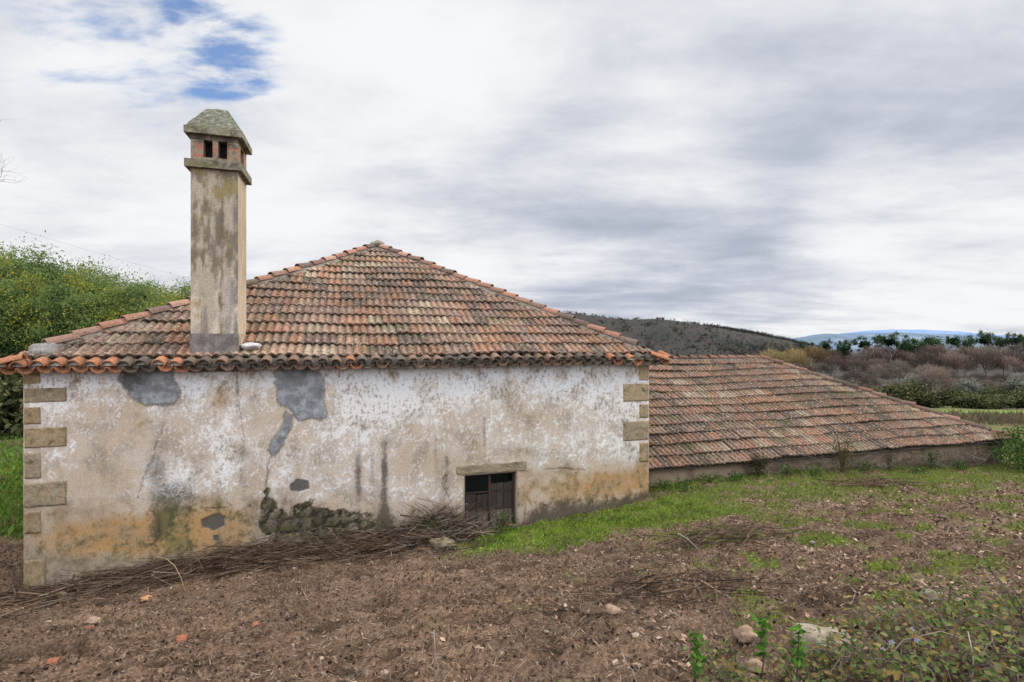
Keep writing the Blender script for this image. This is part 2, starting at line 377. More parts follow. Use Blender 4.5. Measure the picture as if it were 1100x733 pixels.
def paint_wall(s, z, front=True):
    """colour and relief of the limewashed wall; s,z in metres"""
    X, Y = wall_px(s, 0, z)
    if not front: X = X * 0 + 560 + 20 * perlin(s, z, 3); Y = 395 + (WT - z) * 65
    wx = s + .025 * fbm(s * 12, z * 12, 101, 3); wz = z + .025 * fbm(s * 12, z * 12, 105, 3)
    nL = fbm(s * .9, z * .9, 111, 3); nM = fbm(s * 2.6, z * 2.6, 113, 4)
    nF = fbm(wx * 8, wz * 6.5, 117, 5, .66); nG = fbm(wx * 26, wz * 22, 119, 3, .7); nS = fbm(s * 5, z * .45, 123, 4)
    rid = 1 - np.abs(fbm(wx * 14, wz * 11, 127, 3)) * 2.4     # worm-like flakes
    nT = fbm(s * 40, z * 40, 129, 3); nP = fbm(wx * 2.3, wz * 1.7, 133, 4, .55); nE = fbm(s * 4.5, z * 4.5, 135, 4, .6)
    beige = np.tile(np.array([.45, .362, .275]), (*s.shape, 1))
    beige = mix(beige, [.33, .265, .20], ss(-.15, .4, nM)); beige = mix(beige, [.48, .41, .335], ss(.0, .6, nL + .3 * nM) * .8)
    beige = mix(beige, [.37, .29, .20], ss(.05, .5, nS) * .6); beige = mix(beige, [.27, .215, .165], ss(.1, .45, nF + .6 * nG) * .45)
    col = beige * (1 + .13 * nG[..., None] + .08 * nT[..., None])
    # amount of surviving limewash
    P = .32 + .16 * nL + .10 * ss(320, 420, X) + .10 * nM + .13 * nS
    P += .52 * np.exp(-np.clip(Y - 396, 0, 999) / (26 + 8 * nL)) * (.75 + .25 * ss(250, 420, X))
    P += .34 * blob(X, Y, 95, 408, 75, 24) + .38 * blob(X, Y, 240, 480, 16, 75) + .22 * blob(X, Y, 212, 425, 30, 30) + .30 * blob(X, Y, 395, 425, 42, 45)
    P += .22 * blob(X, Y, 440, 425, 90, 28) + .20 * blob(X, Y, 640, 445, 60, 50) + .14 * blob(X, Y, 360, 500, 70, 50) + .20 * blob(X, Y, 58, 470, 22, 60) + .25 * blob(X, Y, 680, 470, 12, 40)
    P += .42 * blob(X, Y, 190, 520, 26, 30) + .13 * blob(X, Y, 540, 470, 50, 18)
    P -= .22 * blob(X, Y, 120, 490, 50, 45) + .25 * blob(X, Y, 230, 425, 16, 16) + .20 * blob(X, Y, 560, 445, 70, 25) + .25 * blob(X, Y, 480, 490, 60, 30)
    P -= 1.0 * ss(530, 565, Y + 8 * nM) * ss(700, 640, X * .25 + 500) + .6 * ss(490, 520, Y) * ss(550, 590, X)
    wht = ss(.46, .64, -.02 + P * .95 + .34 * nP + .36 * nF + .30 * nG + .16 * (rid - .55) * ss(.15, .5, P)); haze = ss(.12, .80, P + .35 * nP + .15 * nF)
    flk = ss(.50, .85, rid + .25 * nG) * ss(.16, .40, P + .35 * nM) * (1 - ss(.55, .75, P)) * ss(-.12, .2, nF + .5 * nG)
    wht = np.clip(np.maximum(wht, flk * .9), 0, 1)
    col = mix(col, [.57, .525, .485], haze * .7); col = mix(col, [.50, .43, .36], ss(.25, .6, nG + .3 * nF) * .35)
    # flecks where the limewash has come off under the eaves
    fleck = ss(.16, .34, fbm(s * 22, z * 11, 131, 4, .66) + .3 * nM) * ss(.42, .75, P)
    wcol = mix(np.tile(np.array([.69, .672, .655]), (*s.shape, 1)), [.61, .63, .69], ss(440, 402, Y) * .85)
    wcol = mix(wcol, [.60, .555, .51], ss(-.1, .5, nM + .5 * nS) * .55) * (1 + .06 * nT[..., None])
    col = mix(col, wcol, wht * .92); col = mix(col, [.27, .24, .215], fleck * .8)
    relief = wht * .0035 - fleck * .004
    if not front: return col, relief + .008 * nM
    grime = ss(.05, .55, .5 * nL + .5 * nM + .35 * nS + .15 * nF); col = mix(col, col * np.array([.70, .66, .60]), grime * .75)
    # ochre stains
    och = blob(X, Y, 95, 580, 75, 24) + .9 * blob(X, Y, 178, 572, 55, 30) + 1.0 * blob(X, Y, 240, 572, 34, 30) + .9 * blob(X, Y, 660, 520, 48, 20) + .5 * blob(X, Y, 590, 535, 50, 30) + .5 * blob(X, Y, 690, 505, 10, 22) + .5 * blob(X, Y, 152, 452, 9, 16) + .55 * blob(X, Y, 235, 432, 16, 18) + .4 * blob(X, Y, 420, 555, 60, 25) + .35 * blob(X, Y, 560, 500, 12, 30)
    och = ss(.2, .85, och + .45 * nM + .28 * nF + .18 * nG)
    col = mix(col, mix(np.tile(np.array([.385, .22, .085]), (*s.shape, 1)), [.33, .225, .12], ss(-.2, .4, nM + .4 * nF)), och * .9); col = mix(col, [.15, .11, .05], ss(.05, .5, nF + .6 * nG + .4 * nM) * och * .55)
    # lower wall turns grey brown
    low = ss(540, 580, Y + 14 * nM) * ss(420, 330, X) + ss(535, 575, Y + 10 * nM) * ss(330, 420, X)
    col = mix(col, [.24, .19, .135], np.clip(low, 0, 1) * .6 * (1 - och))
    # dark damp and moss, plus painted shade at the right wall foot
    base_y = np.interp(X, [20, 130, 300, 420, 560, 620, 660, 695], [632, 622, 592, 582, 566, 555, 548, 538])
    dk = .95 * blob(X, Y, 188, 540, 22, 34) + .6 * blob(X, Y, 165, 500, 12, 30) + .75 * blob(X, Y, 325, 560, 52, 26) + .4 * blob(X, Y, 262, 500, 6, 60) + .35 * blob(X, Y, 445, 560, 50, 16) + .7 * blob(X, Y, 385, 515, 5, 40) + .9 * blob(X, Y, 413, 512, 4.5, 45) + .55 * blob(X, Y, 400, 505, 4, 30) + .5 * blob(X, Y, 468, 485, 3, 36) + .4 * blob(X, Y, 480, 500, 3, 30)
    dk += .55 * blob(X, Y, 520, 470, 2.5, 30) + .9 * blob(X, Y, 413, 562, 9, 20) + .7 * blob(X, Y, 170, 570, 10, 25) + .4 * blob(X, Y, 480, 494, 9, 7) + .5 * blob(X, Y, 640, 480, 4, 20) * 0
    dk += .9 * np.exp(-np.abs(Y - base_y) / 7) * ss(540, 600, X) + .55 * np.exp(-np.abs(Y - base_y) / 12) + .75 * np.exp(-np.clip(base_y + 2 - Y, 0, 99) / 9) * ss(545, 575, X) * (1 - ss(685, 696, X) * .5)  # right foot: mossy base and shade gap below the wall painted dark
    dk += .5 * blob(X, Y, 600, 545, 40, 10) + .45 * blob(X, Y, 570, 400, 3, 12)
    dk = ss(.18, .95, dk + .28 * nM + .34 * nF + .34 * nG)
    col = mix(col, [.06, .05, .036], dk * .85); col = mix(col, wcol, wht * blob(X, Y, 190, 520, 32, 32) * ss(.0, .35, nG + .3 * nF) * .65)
    soot = ss(.2, .8, .5 * ss(560, 600, Y + 12 * nM) + .45 * nF + .3 * nG + .3 * nL); col = mix(col, [.12, .10, .065], soot * ss(525, 575, Y + 10 * nM) * ss(540, 520, X) * .7)
    ms = .8 * blob(X, Y, 185, 550, 25, 22) + .8 * blob(X, Y, 128, 598, 18, 14) + .9 * blob(X, Y, 190, 585, 25, 15) + .8 * blob(X, Y, 100, 620, 22, 10) + .6 * blob(X, Y, 240, 545, 20, 14) + .9 * blob(X, Y, 35, 615, 14, 20) + .5 * blob(X, Y, 640, 540, 40, 9)
    ms = ss(.25, .9, ms + .35 * nM + .35 * nF + .25 * nG)
    col = mix(col, mix(np.tile(np.array([.16, .15, .055]), (*s.shape, 1)), [.085, .085, .035], ss(-.1, .3, nF)), ms * .75)
    # cement repairs
    jit = 2.6 * nF + 1.6 * nG + 2.2 * nM
    polys = [Z1([(308, 118), (335, 97), (400, 94), (450, 97), (468, 125), (475, 160), (440, 181), (380, 183), (345, 166), (335, 140)]),
             Z1([(725, 88), (835, 88), (850, 140), (845, 175), (857, 218), (800, 222), (760, 205), (735, 175), (722, 140)]),
             Z1([(750, 200), (768, 212), (760, 250), (742, 280), (722, 318), (705, 302), (725, 272), (742, 245)])]
    cem = np.zeros(s.shape)
    for qi, q in enumerate(polys): cem = np.maximum(cem, ss(-.6, .9, poly_sd(X, Y, q) + jit * (.9 if qi < 2 else .6) + (5 if qi < 2 else 1.6) * nE))
    ccol = mix(np.tile(np.array([.185, .195, .21]), (*s.shape, 1)), [.30, .315, .34], ss(-.3, .4, nE + .3 * fbm(s * 3, z * 11, 137, 3))); ccol = mix(ccol, [.13, .13, .13], ss(-.05, .4, nF + .3 * nM) * .6)
    left_dark = blob(X, Y, 140, 408, 15, 12) + .5 * blob(X, Y, 135, 420, 8, 8); left_dark = ss(.2, .8, left_dark + .5 * nF + .3 * nG) ; ccol = mix(ccol, [.085, .083, .085], left_dark * .85)  # left part of the first patch darker
    edge = np.zeros(s.shape)
    for qi, q in enumerate(polys): edge = np.maximum(edge, np.exp(-((poly_sd(X, Y, q) + jit * (.9 if qi < 2 else .6) + (5 if qi < 2 else 1.6) * nE + .9) / 1.2) ** 2))
    col = mix(col, [.10, .09, .08], edge * .75)
    col = mix(col, ccol * (1 + .07 * nT[..., None]), cem)
    dq = [Z1([(525, 485), (560, 470), (590, 475), (590, 500), (560, 515), (530, 505)]), Z1([(762, 395), (780, 376), (810, 383), (814, 405), (780, 412), (762, 408)]), Z1([(560, 528), (572, 528), (572, 540), (560, 540)])]
    dcm = np.zeros(s.shape)
    for q in dq: dcm = np.maximum(dcm, ss(-.8, 1.0, poly_sd(X, Y, q) + jit * .4))
    col = mix(col, [.075, .074, .07], dcm * .92)
    # fallen plaster with rubble stone showing
    rub = np.maximum(ss(-1.5, 1.5, poly_sd(X, Y, Z1([(690, 405), (705, 405), (728, 445), (745, 465), (780, 462), (795, 430), (818, 425), (830, 455), (900, 455), (960, 470), (975, 500), (930, 540), (700, 545), (683, 480)])) + jit * 1.0 + 7 * nE), 0) * ss(-.62, -.3, nE + .4 * nF + .3)
    v1, v2, vid = voronoi(s * 4.2 + .5 * nM + .3 * nF, z * 5.4 + .5 * nF, 141); st = ss(.0, .55, v2 + .16 * nG + .12 * nF) * ss(-.45, .1, nF + .6 * nG + .35)
    tone_ = np.where(vid < .55, 0., np.where(vid < .8, .5, 1.))
    sc_ = mix(np.tile(np.array([.06, .053, .036]), (*s.shape, 1)), [.20, .165, .11], np.clip(tone_ * (.7 + .6 * nG), 0, 1.4)); sc_ = mix(sc_, [.055, .058, .022], ss(-.2, .25, nF + .5 * nG) * .75)
    rc = mix(np.tile(np.array([.022, .02, .014]), (*s.shape, 1)), [.09, .08, .06], ss(0, .4, nG) * .5); rc = rc * (1 - st[..., None]) + sc_ * st[..., None]
    rub = rub * (.72 + .28 * ss(-.2, .2, nF)); col = mix(col, rc, rub)
    # cracks
    ck = np.zeros(s.shape)
    for pts, wd in (([(176, 455), (173, 468), (166, 480), (165, 492), (160, 500), (155, 512), (148, 535)], .7), ([(170, 560), (172, 575), (164, 585)], 1.0),
                    ([(291, 490), (288, 505), (285, 522), (287, 530)], 1.4), ([(585, 504), (600, 503.5), (612, 505), (628, 504)], .8), ([(253, 400), (262, 470), (258, 520)], .4), ([(480, 512), (474, 520), (480, 530), (487, 545)], .4), ([(215, 546), (232, 547), (244, 545)], .6)):
        dd = line_d(X + 2.5 * nF + 1.5 * nG, Y + 2.0 * nM + 1.5 * nG, pts)
        ck = np.maximum(ck, np.exp(-(dd / wd) ** 2) * (.7 + .3 * nM))
    col = mix(col, [.045, .038, .03], np.clip(ck, 0, 1) * .85)
    relief = relief * (1 - cem) - ck * .010 - rub * (.022 - .02 * st) - dcm * .012 + cem * (.010 + .006 * nE + .003 * nF) - och * .002
    # foot of the wall batters out a little on the right
    return np.clip(col, .01, .9), relief + .012 * nL + .004 * nM

def wall_grid(name, s0, s1, z0, z1, step, tf, front, hole=None):
    sx = np.arange(s0, s1 + step * .5, step); sx[-1] = s1; zz = np.arange(z0, z1 + step * .5, step); zz[-1] = z1
    S, Z = np.meshgrid(sx, zz); col, rel = paint_wall(S, Z, front)
    if front:
        e = np.minimum(ss(.60, 1.1, S - s0), ss(.40, .8, s1 - S)); rel = rel * e + np.minimum(rel, .0015) * (1 - e) * ss(0, .05, np.minimum(S - s0, s1 - S))
        rel = rel * ss(WT + .02, WT - .1, Z)
        if hole: rel = rel * ss(0, .1, np.maximum(np.maximum(hole[0] - S, S - hole[1]), np.maximum(hole[2] - Z, Z - hole[3])))
    P = tf(S, rel, Z)
    i = np.arange(S.size).reshape(S.shape)
    F = np.stack([i[:-1, :-1], i[:-1, 1:], i[1:, 1:], i[1:, :-1]], -1).reshape(-1, 4)
    if hole:
        cs = (S[:-1, :-1] + S[1:, 1:]).ravel() / 2; cz = (Z[:-1, :-1] + Z[1:, 1:]).ravel() / 2
        F = F[~((cs > hole[0]) & (cs < hole[1]) & (cz > hole[2]) & (cz < hole[3]))]
    return link(name, make_mesh(name, P.reshape(-1, 3), F, M_WALL, col.reshape(-1, 3), True), house)
def wall_out(z): return 0.05 * np.clip((EYE - 2.2 - z) / 1.2, 0, 1) ** 1.5
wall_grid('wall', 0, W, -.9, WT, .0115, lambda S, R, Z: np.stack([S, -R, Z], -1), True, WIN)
wall_grid('wall', 0, D_HOUSE, -.9, WT, .06, lambda S, R, Z: np.stack([0 * S - 0 * R, D_HOUSE - S, Z], -1), False)
wall_grid('wall', 0, D_HOUSE, -.9, WT, .06, lambda S, R, Z: np.stack([W + 0 * S, S, Z], -1), False)
wall_grid('wall', 0, W, -.9, WT, .06, lambda S, R, Z: np.stack([W - S, D_HOUSE + 0 * R, Z], -1), False)

# corner stones
def hewn(m, x0, y0, z0, x1, y1, z1, base, rgh=.005, seed=0, bev=.016):
    bm = bmesh.new(); bmesh.ops.create_cube(bm, size=1); sx, sy, sz = x1 - x0, y1 - y0, z1 - z0
    for v in bm.verts: v.co = Vector(((x0 + x1) / 2 + v.co.x * sx + random.uniform(-rgh, rgh), (y0 + y1) / 2 + v.co.y * sy, (z0 + z1) / 2 + v.co.z * sz + random.uniform(-rgh, rgh)))
    bmesh.ops.bevel(bm, geom=bm.edges[:], offset=bev, segments=2, affect='EDGES'); bmesh.ops.subdivide_edges(bm, edges=[e for e in bm.edges if e.calc_length() > .05], cuts=11, use_grid_fill=True); bmesh.ops.triangulate(bm, faces=[f for f in bm.faces if len(f.verts) > 4])
    bm.verts.ensure_lookup_table(); P = np.array([v.co for v in bm.verts]); a = P[:, 0] + P[:, 1]; n = fbm(a * 7 + seed, P[:, 2] * 8 + seed * 3.3, 501, 4, .6); n2 = fbm(a * 24 + seed, P[:, 2] * 24, 503, 3, .65); n3 = fbm(a * 2.5 + seed * 5, P[:, 2] * 3, 505, 3)
    P[:, 1] += rgh * (n * 1.0 + n2 * .6); P[:, 0] += rgh * .8 * n2; P[:, 2] += rgh * .8 * n
    c = mix(np.tile(np.array(base), (len(P), 1)), np.array(base) * .66, ss(-.1, .5, n + .3 * n2)); c = mix(c, np.array(base) * np.array([1.45, 1.42, 1.4]), ss(.1, .5, n3 + .4 * n2) * .7); c = mix(c, [.12, .115, .045], ss(.12, .5, n3 * .6 - n * .7 + .2 * n2) * .6)
    ed = np.minimum(np.abs(P[:, 2] - z0), np.abs(P[:, 2] - z1)); c = mix(c, [.42, .38, .32], np.exp(-(ed / .012) ** 2) * ss(-.1, .3, n2 + .4 * n3) * .7)
    m.add(P, [[v.index for v in f.verts] for f in bm.faces], c); bm.free()
def quoin(X0, X1, Y0, Y1, left, dep=.3):
    Xm = X0 if left else X1
    (sa, za) = wall_at(Xm, Y0); (_, zb) = wall_at(Xm, Y1); wd = abs(wall_at(X1, Y0)[0] - wall_at(X0, Y0)[0])
    base = np.array(random.choice([(.27, .20, .12), (.30, .23, .145), (.275, .20, .115), (.255, .20, .135)])) * random.uniform(.9, 1.1)
    m = MB()
    if left: hewn(m, -.004, -.006 - random.uniform(0, .004), zb + .010, wd, dep, za - .010, base, seed=Y0 * .7)
    else: hewn(m, W - wd, -.006 - random.uniform(0, .004), zb + .010, W + .006, dep, za - .010, base * 1.08, seed=Y0 * .9 + 3)
    bm = m.build('quoin', M_STONE, house, True); return bm
for (Y0, Y1, big) in ((399, 414.5, 0), (415.6, 434.5, 1), (436, 458, 0), (458.5, 483.5, 1), (485, 516.5, 0), (517.5, 547.5, 1), (548.5, 576, 0)):
    quoin(25, 73 if big else 45, Y0, Y1, True, .28 if big else .5)
quoin(25, 50, 601, 640, True)
for (Y0, Y1, big) in ((391.5, 409.8, 0), (410.7, 432, 1), (432.3, 450, 0), (450.3, 473.5, 1), (474, 497, 0)):
    quoin(668.5 if big else 686, 697, Y0, Y1, False, .28 if big else .5)

# window
w0, w1, wz0, wz1 = WIN
win = empty('window', (w0, 0, wz0)); win.parent = house
ww, wh = w1 - w0, wz1 - wz0
m = MB()
for (a, b, c_, d_) in ((-.006, 0, .02, wh), (ww - .02, 0, ww + .006, wh)):   # reveals
    m.box(a, .004, 0, c_, .22, wh, (.30, .25, .19))
m.box(.021, .004, wh - .022, ww - .021, .22, wh + .004, (.2, .17, .13))
m.build('reveal', M_WALL, win)
m = MB(); rust = (.05, .032, .027)
for (a, z0_, b, z1_) in ((.022, 0, .065, wh - .024), (ww - .065, 0, ww - .022, wh - .024), (.066, wh - .07, ww - .066, wh - .025)):
    m.box(a, .10, z0_, b, .15, z1_, rust, .004)
m.build('frame', M_METAL, win)
m = MB(); m.box(ww * .5 - .02, .095, 0, ww * .5 + .02, .15, wh - .072, (.065, .036, .029), .004); m.build('mullion', M_METAL, win)
for zz in (.30, .62):
    m = MB(); m.box(.067, .108, zz * wh - .012, ww * .5 - .022, .14, zz * wh + .012, rust); m.box(ww * .5 + .022, .108, zz * wh - .012, ww - .067, .14, zz * wh + .012, rust)
    m.build('glazing_bar', M_METAL, win)
for (a, b) in ((.067, ww * .5 - .022), (ww * .5 + .022, ww - .067)):
    m = MB(); m.add([(a, .125, .31 * wh + .012), (b, .125, .31 * wh + .012), (b, .125, wh - .072), (a, .125, wh - .072)], [(0, 1, 2, 3)], (.1, .1, .12)); m.build('pane', M_GLASS, win)
x = .03; k = 0
while x < ww - .05:                   # grey boards nailed behind the glass
    bw = random.uniform(.09, .15); top = wh * (random.uniform(.55, .60) if x < ww * .42 else random.uniform(.72, .77))
    g = random.uniform(.75, 1.15); m = MB()
    m.box(x, .155 + .012 * (k % 2), -.1, min(x + bw - .008, ww - .03), .178 + .012 * (k % 2), top, np.array([.235, .185, .16]) * g, .003)
    m.build('board', M_WOOD, win); x += bw; k += 1
m = MB(); m.box(.0, .60, -.1, ww, .62, wh, (.03, .036, .05)); m.build('dark_backing', M_DARK, win)  # dark sheet for the unlit room, bluish for the sky reflected in the panes
sa, za = wall_at(490, 501.5); sb, zb = wall_at(565.5, 497.5)
m = MB(); zt = WIN[3]
hewn(m, sa, -.022, zt - .005, sb, .2, zt + .155, (.27, .22, .145), .009, 7); m.build('lintel', M_STONE, house)

# ------------------------------------------------------------------ tiled slopes
def lerp3(a, b, f): return np.asarray(a) * (1 - f) + np.asarray(b) * f
def pick_tile(n, red=.3):
    r = random.random() + n * .45
    if r < .13: c = np.array([.125, .085, .066])
    elif r < .40: c = np.array([.195, .125, .094])
    elif r < .40 + red: c = np.array([.24, .124, .078])
    elif r < .95: c = np.array([.255, .158, .108])
    else: c = np.array([.27, .20, .14])
    return c * random.uniform(.86, 1.14)
def tile_slope(name, parent, O, A, B, L, S, planes, tw=.2, ex=.38, seed=1, sag=.02, red=.3, prof_h=.045, tone=1.0, moss=.25):
    O = np.array(O, float); A = np.array(A, float); B = np.array(B, float); N = np.cross(A, B)
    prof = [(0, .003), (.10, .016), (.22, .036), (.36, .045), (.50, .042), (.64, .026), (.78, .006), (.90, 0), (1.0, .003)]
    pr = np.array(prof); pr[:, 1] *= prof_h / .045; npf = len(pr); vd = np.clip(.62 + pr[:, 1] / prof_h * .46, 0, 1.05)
    V = []; Fq = []; C = []; base = 0; c_prev = None
    rows = int(math.ceil(S / ex)); cols = int(math.ceil(L / tw)) + 1
    for r in range(rows):
        shift = random.uniform(-.02, .02); aa = (np.arange(-1, cols) + 0.0) * tw; bbv = np.full(len(aa), r * ex)
        WV = sag * fbm(aa * .35, bbv * .5, seed, 3); WV2 = .035 * perlin(aa * .6, bbv * 0 + r * 1.7, seed + 5); TM = fbm(aa * .9, bbv * .8, seed + 19, 3); TN = fbm(aa * .45, bbv * .6, seed + 9, 3)
        for ci in range(len(aa)):
            a0 = aa[ci] + shift + random.gauss(0, .003)
            if ci % 2 == 0 or tw > .19 or c_prev is None:
                b0 = r * ex + random.gauss(0, .010); lift = random.gauss(0, .004); rot = random.gauss(0, .010)
                c = pick_tile(TN[ci], red) * tone; c_prev = c
            c = c_prev * random.uniform(.90, 1.10) * (1 + .45 * TN[ci])
            if moss > .5: c = c * .92 + np.array([.14, .12, .09]) * .08
            gm = np.clip(moss * (1.6 * float(TM[ci]) + random.gauss(0, .35)), 0, .8)
            bl = ex + .05
            ed = 0 if b0 + ex * .5 > S else 1
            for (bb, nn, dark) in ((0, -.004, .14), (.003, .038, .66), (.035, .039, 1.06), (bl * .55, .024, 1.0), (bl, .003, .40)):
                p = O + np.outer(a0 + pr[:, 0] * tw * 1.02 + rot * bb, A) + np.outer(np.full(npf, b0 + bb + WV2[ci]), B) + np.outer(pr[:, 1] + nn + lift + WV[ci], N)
                cv = c * dark * vd[:, None]  # shade under lips, at laps and in channels painted into the tile colour
                if nn < .03: cv = cv * (1 - gm) + np.array([.055, .06, .022]) * gm
                V.append(p); C.append(cv)
            for i in range(4):
                for j in range(npf - 1):
                    k = base + i * npf + j; Fq.append((k, k + 1, k + npf + 1, k + npf))
            base += 5 * npf
    V = np.concatenate(V); C = np.concatenate(C)
    me = make_mesh(name, V, np.array(Fq), M_TILE, C, False)
    bm = bmesh.new(); bm.from_mesh(me)
    for (co, no) in planes:
        bmesh.ops.bisect_plane(bm, geom=bm.verts[:] + bm.edges[:] + bm.faces[:], plane_co=co, plane_no=no, clear_outer=True)
    bm.to_mesh(me); bm.free()
    me.polygons.foreach_set('use_smooth', np.ones(len(me.polygons), bool))
    try: me.set_sharp_from_angle(angle=math.radians(50))
    except Exception: pass
    return link(name, me, parent)
def hip_line(name, parent, P0, P1, ex=.36, r=.105, seed=2, tone=1.0, red=True, jit=.012):
    """overlapping half round caps bedded in mortar along a hip or a ridge"""
    P0 = Vector(P0); P1 = Vector(P1); d = P1 - P0; L = d.length; d.normalize(); m = MB(); k = 0
    n = int(L / ex)
    for i in range(n + 1):
        a = P0 + d * (i * ex) + Vector((random.gauss(0, jit), random.gauss(0, jit), random.gauss(0, jit * .6)))
        b = P0 + d * min(L, i * ex + ex + .05) + Vector((0, 0, -.02))
        c = np.array(random.choice([(.27, .14, .095), (.24, .13, .09), (.31, .185, .135), (.19, .115, .085), (.13, .09, .07)])) * random.uniform(.85, 1.15) * tone
        m.barrel(a + Vector((0, 0, .012)), b, (0, 0, 1), r * random.uniform(.97, 1.05), r * .86, c, 7, 165)
    o = m.build(name, M_RIDGE, parent, False)
    m = MB(); Vs = []; F = []; sd = d.cross(Vector((0, 0, 1))).normalized(); K = max(4, int(L / .12))
    for i in range(K + 1):
        p = P0 + d * (L * i / K); wj = r * random.uniform(1.0, 1.35); wj2 = r * random.uniform(1.0, 1.35)
        Vs += [p + sd * wj + Vector((0, 0, -.09)), p + sd * .05 + Vector((0, 0, .03)), p - sd * .05 + Vector((0, 0, .03)), p - sd * wj2 + Vector((0, 0, -.09))]
    for i in range(K):
        for j in range(3): F.append((i * 4 + j, i * 4 + j + 1, i * 4 + j + 5, i * 4 + j + 4))
    m.add(Vs, F, (.20, .175, .145)); m.build('mortar_bed', M_MORTAR, o)
    return o

# main roof: two hips in front, ridge running back
E0 = EYE - .235; OV = .06; APZ = EYE + 2.50
hw = W / 2 + OV; pitch = math.atan2(APZ - E0, hw); cp, sp = math.cos(pitch), math.sin(pitch)
A0 = (-OV, -OV, E0); A1 = (W + OV, -OV, E0); A2 = (W + OV, D_HOUSE + OV, E0); A3 = (-OV, D_HOUSE + OV, E0)
R0 = (W / 2, -OV + hw, APZ); R1 = (W / 2, D_HOUSE + OV - hw, APZ)
q = math.sqrt(.5)
SL = hw / cp
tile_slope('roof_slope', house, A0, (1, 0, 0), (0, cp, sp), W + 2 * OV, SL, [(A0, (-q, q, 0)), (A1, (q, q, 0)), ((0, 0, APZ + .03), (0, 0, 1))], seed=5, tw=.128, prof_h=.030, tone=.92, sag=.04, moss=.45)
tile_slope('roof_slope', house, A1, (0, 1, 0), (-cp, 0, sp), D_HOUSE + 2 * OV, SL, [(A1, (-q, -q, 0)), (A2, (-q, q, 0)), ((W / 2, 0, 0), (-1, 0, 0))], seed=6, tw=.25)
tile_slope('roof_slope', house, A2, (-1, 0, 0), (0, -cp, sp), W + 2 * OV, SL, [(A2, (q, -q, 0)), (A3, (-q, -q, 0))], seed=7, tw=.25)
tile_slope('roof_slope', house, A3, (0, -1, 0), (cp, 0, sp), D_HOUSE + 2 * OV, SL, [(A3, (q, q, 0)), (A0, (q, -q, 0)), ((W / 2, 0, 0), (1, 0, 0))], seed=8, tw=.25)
up = Vector((0, 0, .045))
for (a, b) in ((A0, R0), (A1, R0), (A2, R1), (A3, R1), (R0, R1)):
    a = Vector(a); b = Vector(b); st = .35 if a.z < APZ - 1 else .05
    dd = (b - a).normalized(); hip_line('hip_ridge' if st > .2 else 'ridge', house, a + dd * st + up, b + up - dd * .03)
m = MB(); dz = Vector((0, 0, -.02))
m.add([Vector(p) + dz for p in (A0, A1, A2, A3, R0, R1)], [(0, 1, 4), (1, 2, 5, 4), (2, 3, 5), (3, 0, 4, 5), (3, 2, 1, 0)], (.05, .04, .035)); m.build('roof_deck', M_DARK, house)
# lump of mortar on the apex and at the left hip foot
def lump(m, c, r, col, seed, zs=.7):
    bm = bmesh.new(); bmesh.ops.create_icosphere(bm, subdivisions=3, radius=1)
    for v in bm.verts:
        n = float(perlin(v.co.x * 1.5 + seed, v.co.y * 1.5 + v.co.z, seed)); v.co = Vector((v.co.x * r[0], v.co.y * r[1], v.co.z * r[2])) * (1 + .35 * n) + Vector(c)
    bm.verts.ensure_lookup_table(); m.add([v.co for v in bm.verts], [[v.index for v in f.verts] for f in bm.faces], col); bm.free()
m = MB(); lump(m, (R0[0], R0[1] - .02, APZ + .06), (.17, .17, .10), (.17, .16, .12), 3); m.build('finial_mortar', M_MORTAR, house, True)
m = MB(); lump(m, (.20, .16, E0 + .11), (.22, .2, .13), (.22, .205, .185), 4); lump(m, (.62, .56, E0 + .2), (.28, .12, .10), (.23, .22, .17), 9); m.build('hip_foot_mortar', M_MORTAR, house, True)

# eaves: round cover tiles over channel tiles, plugged with mortar
me_ = MB(); mp_ = me_
def eave_run(m, mp, O, A, Nout, L, bright=lambda a: 0):
    O = Vector(O); A = Vector(A); Nout = Vector(Nout); n = int(round(L / .205)); stp = L / n
    slope = Vector((0, 0, .30))
    for i in range(n + 1):
        a = i * stp; big = bright(a)
        sagz = .012 * float(perlin(a * .7, 1.3, 9)) 
        c1 = np.array((.28, .122, .066)) if random.random() < big else np.array(random.choice([(.12, .085, .065), (.10, .08, .062), (.17, .11, .08), (.085, .07, .055), (.16, .10, .07)]))
        c2 = c1 * random.uniform(.75, 1.0)
        j = Vector((random.gauss(0, .008), 0, random.gauss(0, .006) + sagz))
        p0 = O + A * a + Nout * (.25 + random.gauss(0, .012)) + j; p1 = O + A * a - Nout * .12 + Vector((0, 0, .11)) + j
        m.barrel(p0, p1, (0, 0, 1), .088, .074, c1 * random.uniform(.85, 1.15), 8, 176, .016)
        if i < n:
            p0 = O + A * (a + stp / 2) + Nout * (.275 + random.gauss(0, .01)) + Vector((0, 0, -.004)) + j; p1 = O + A * (a + stp / 2) - Nout * .12 + Vector((0, 0, .10)) + j
            m.barrel(p0 , p1, (0, 0, -1), .098, .085, c2, 8, 165, .016)
        # mortar plug
        pc = O + A * a + Nout * (.195) + j + Vector((0, 0, .014)); V = [pc]; seg = 8
        for k in range(seg + 1):
            w = math.pi * k / seg; V.append(pc + A * (.069 * math.cos(w)) + Vector((0, 0, .069 * math.sin(w) - .004)) + Nout * (.02 * (k in (0, seg))))
        V[0] = pc + Nout * .02
        g = random.uniform(.7, 1.1); mp.add(V, [(0, k + 1, k + 2) for k in range(seg)] + [(0, seg + 1, 1)], np.array((.42, .40, .37) if big > .3 else (.16, .145, .125)) * g)
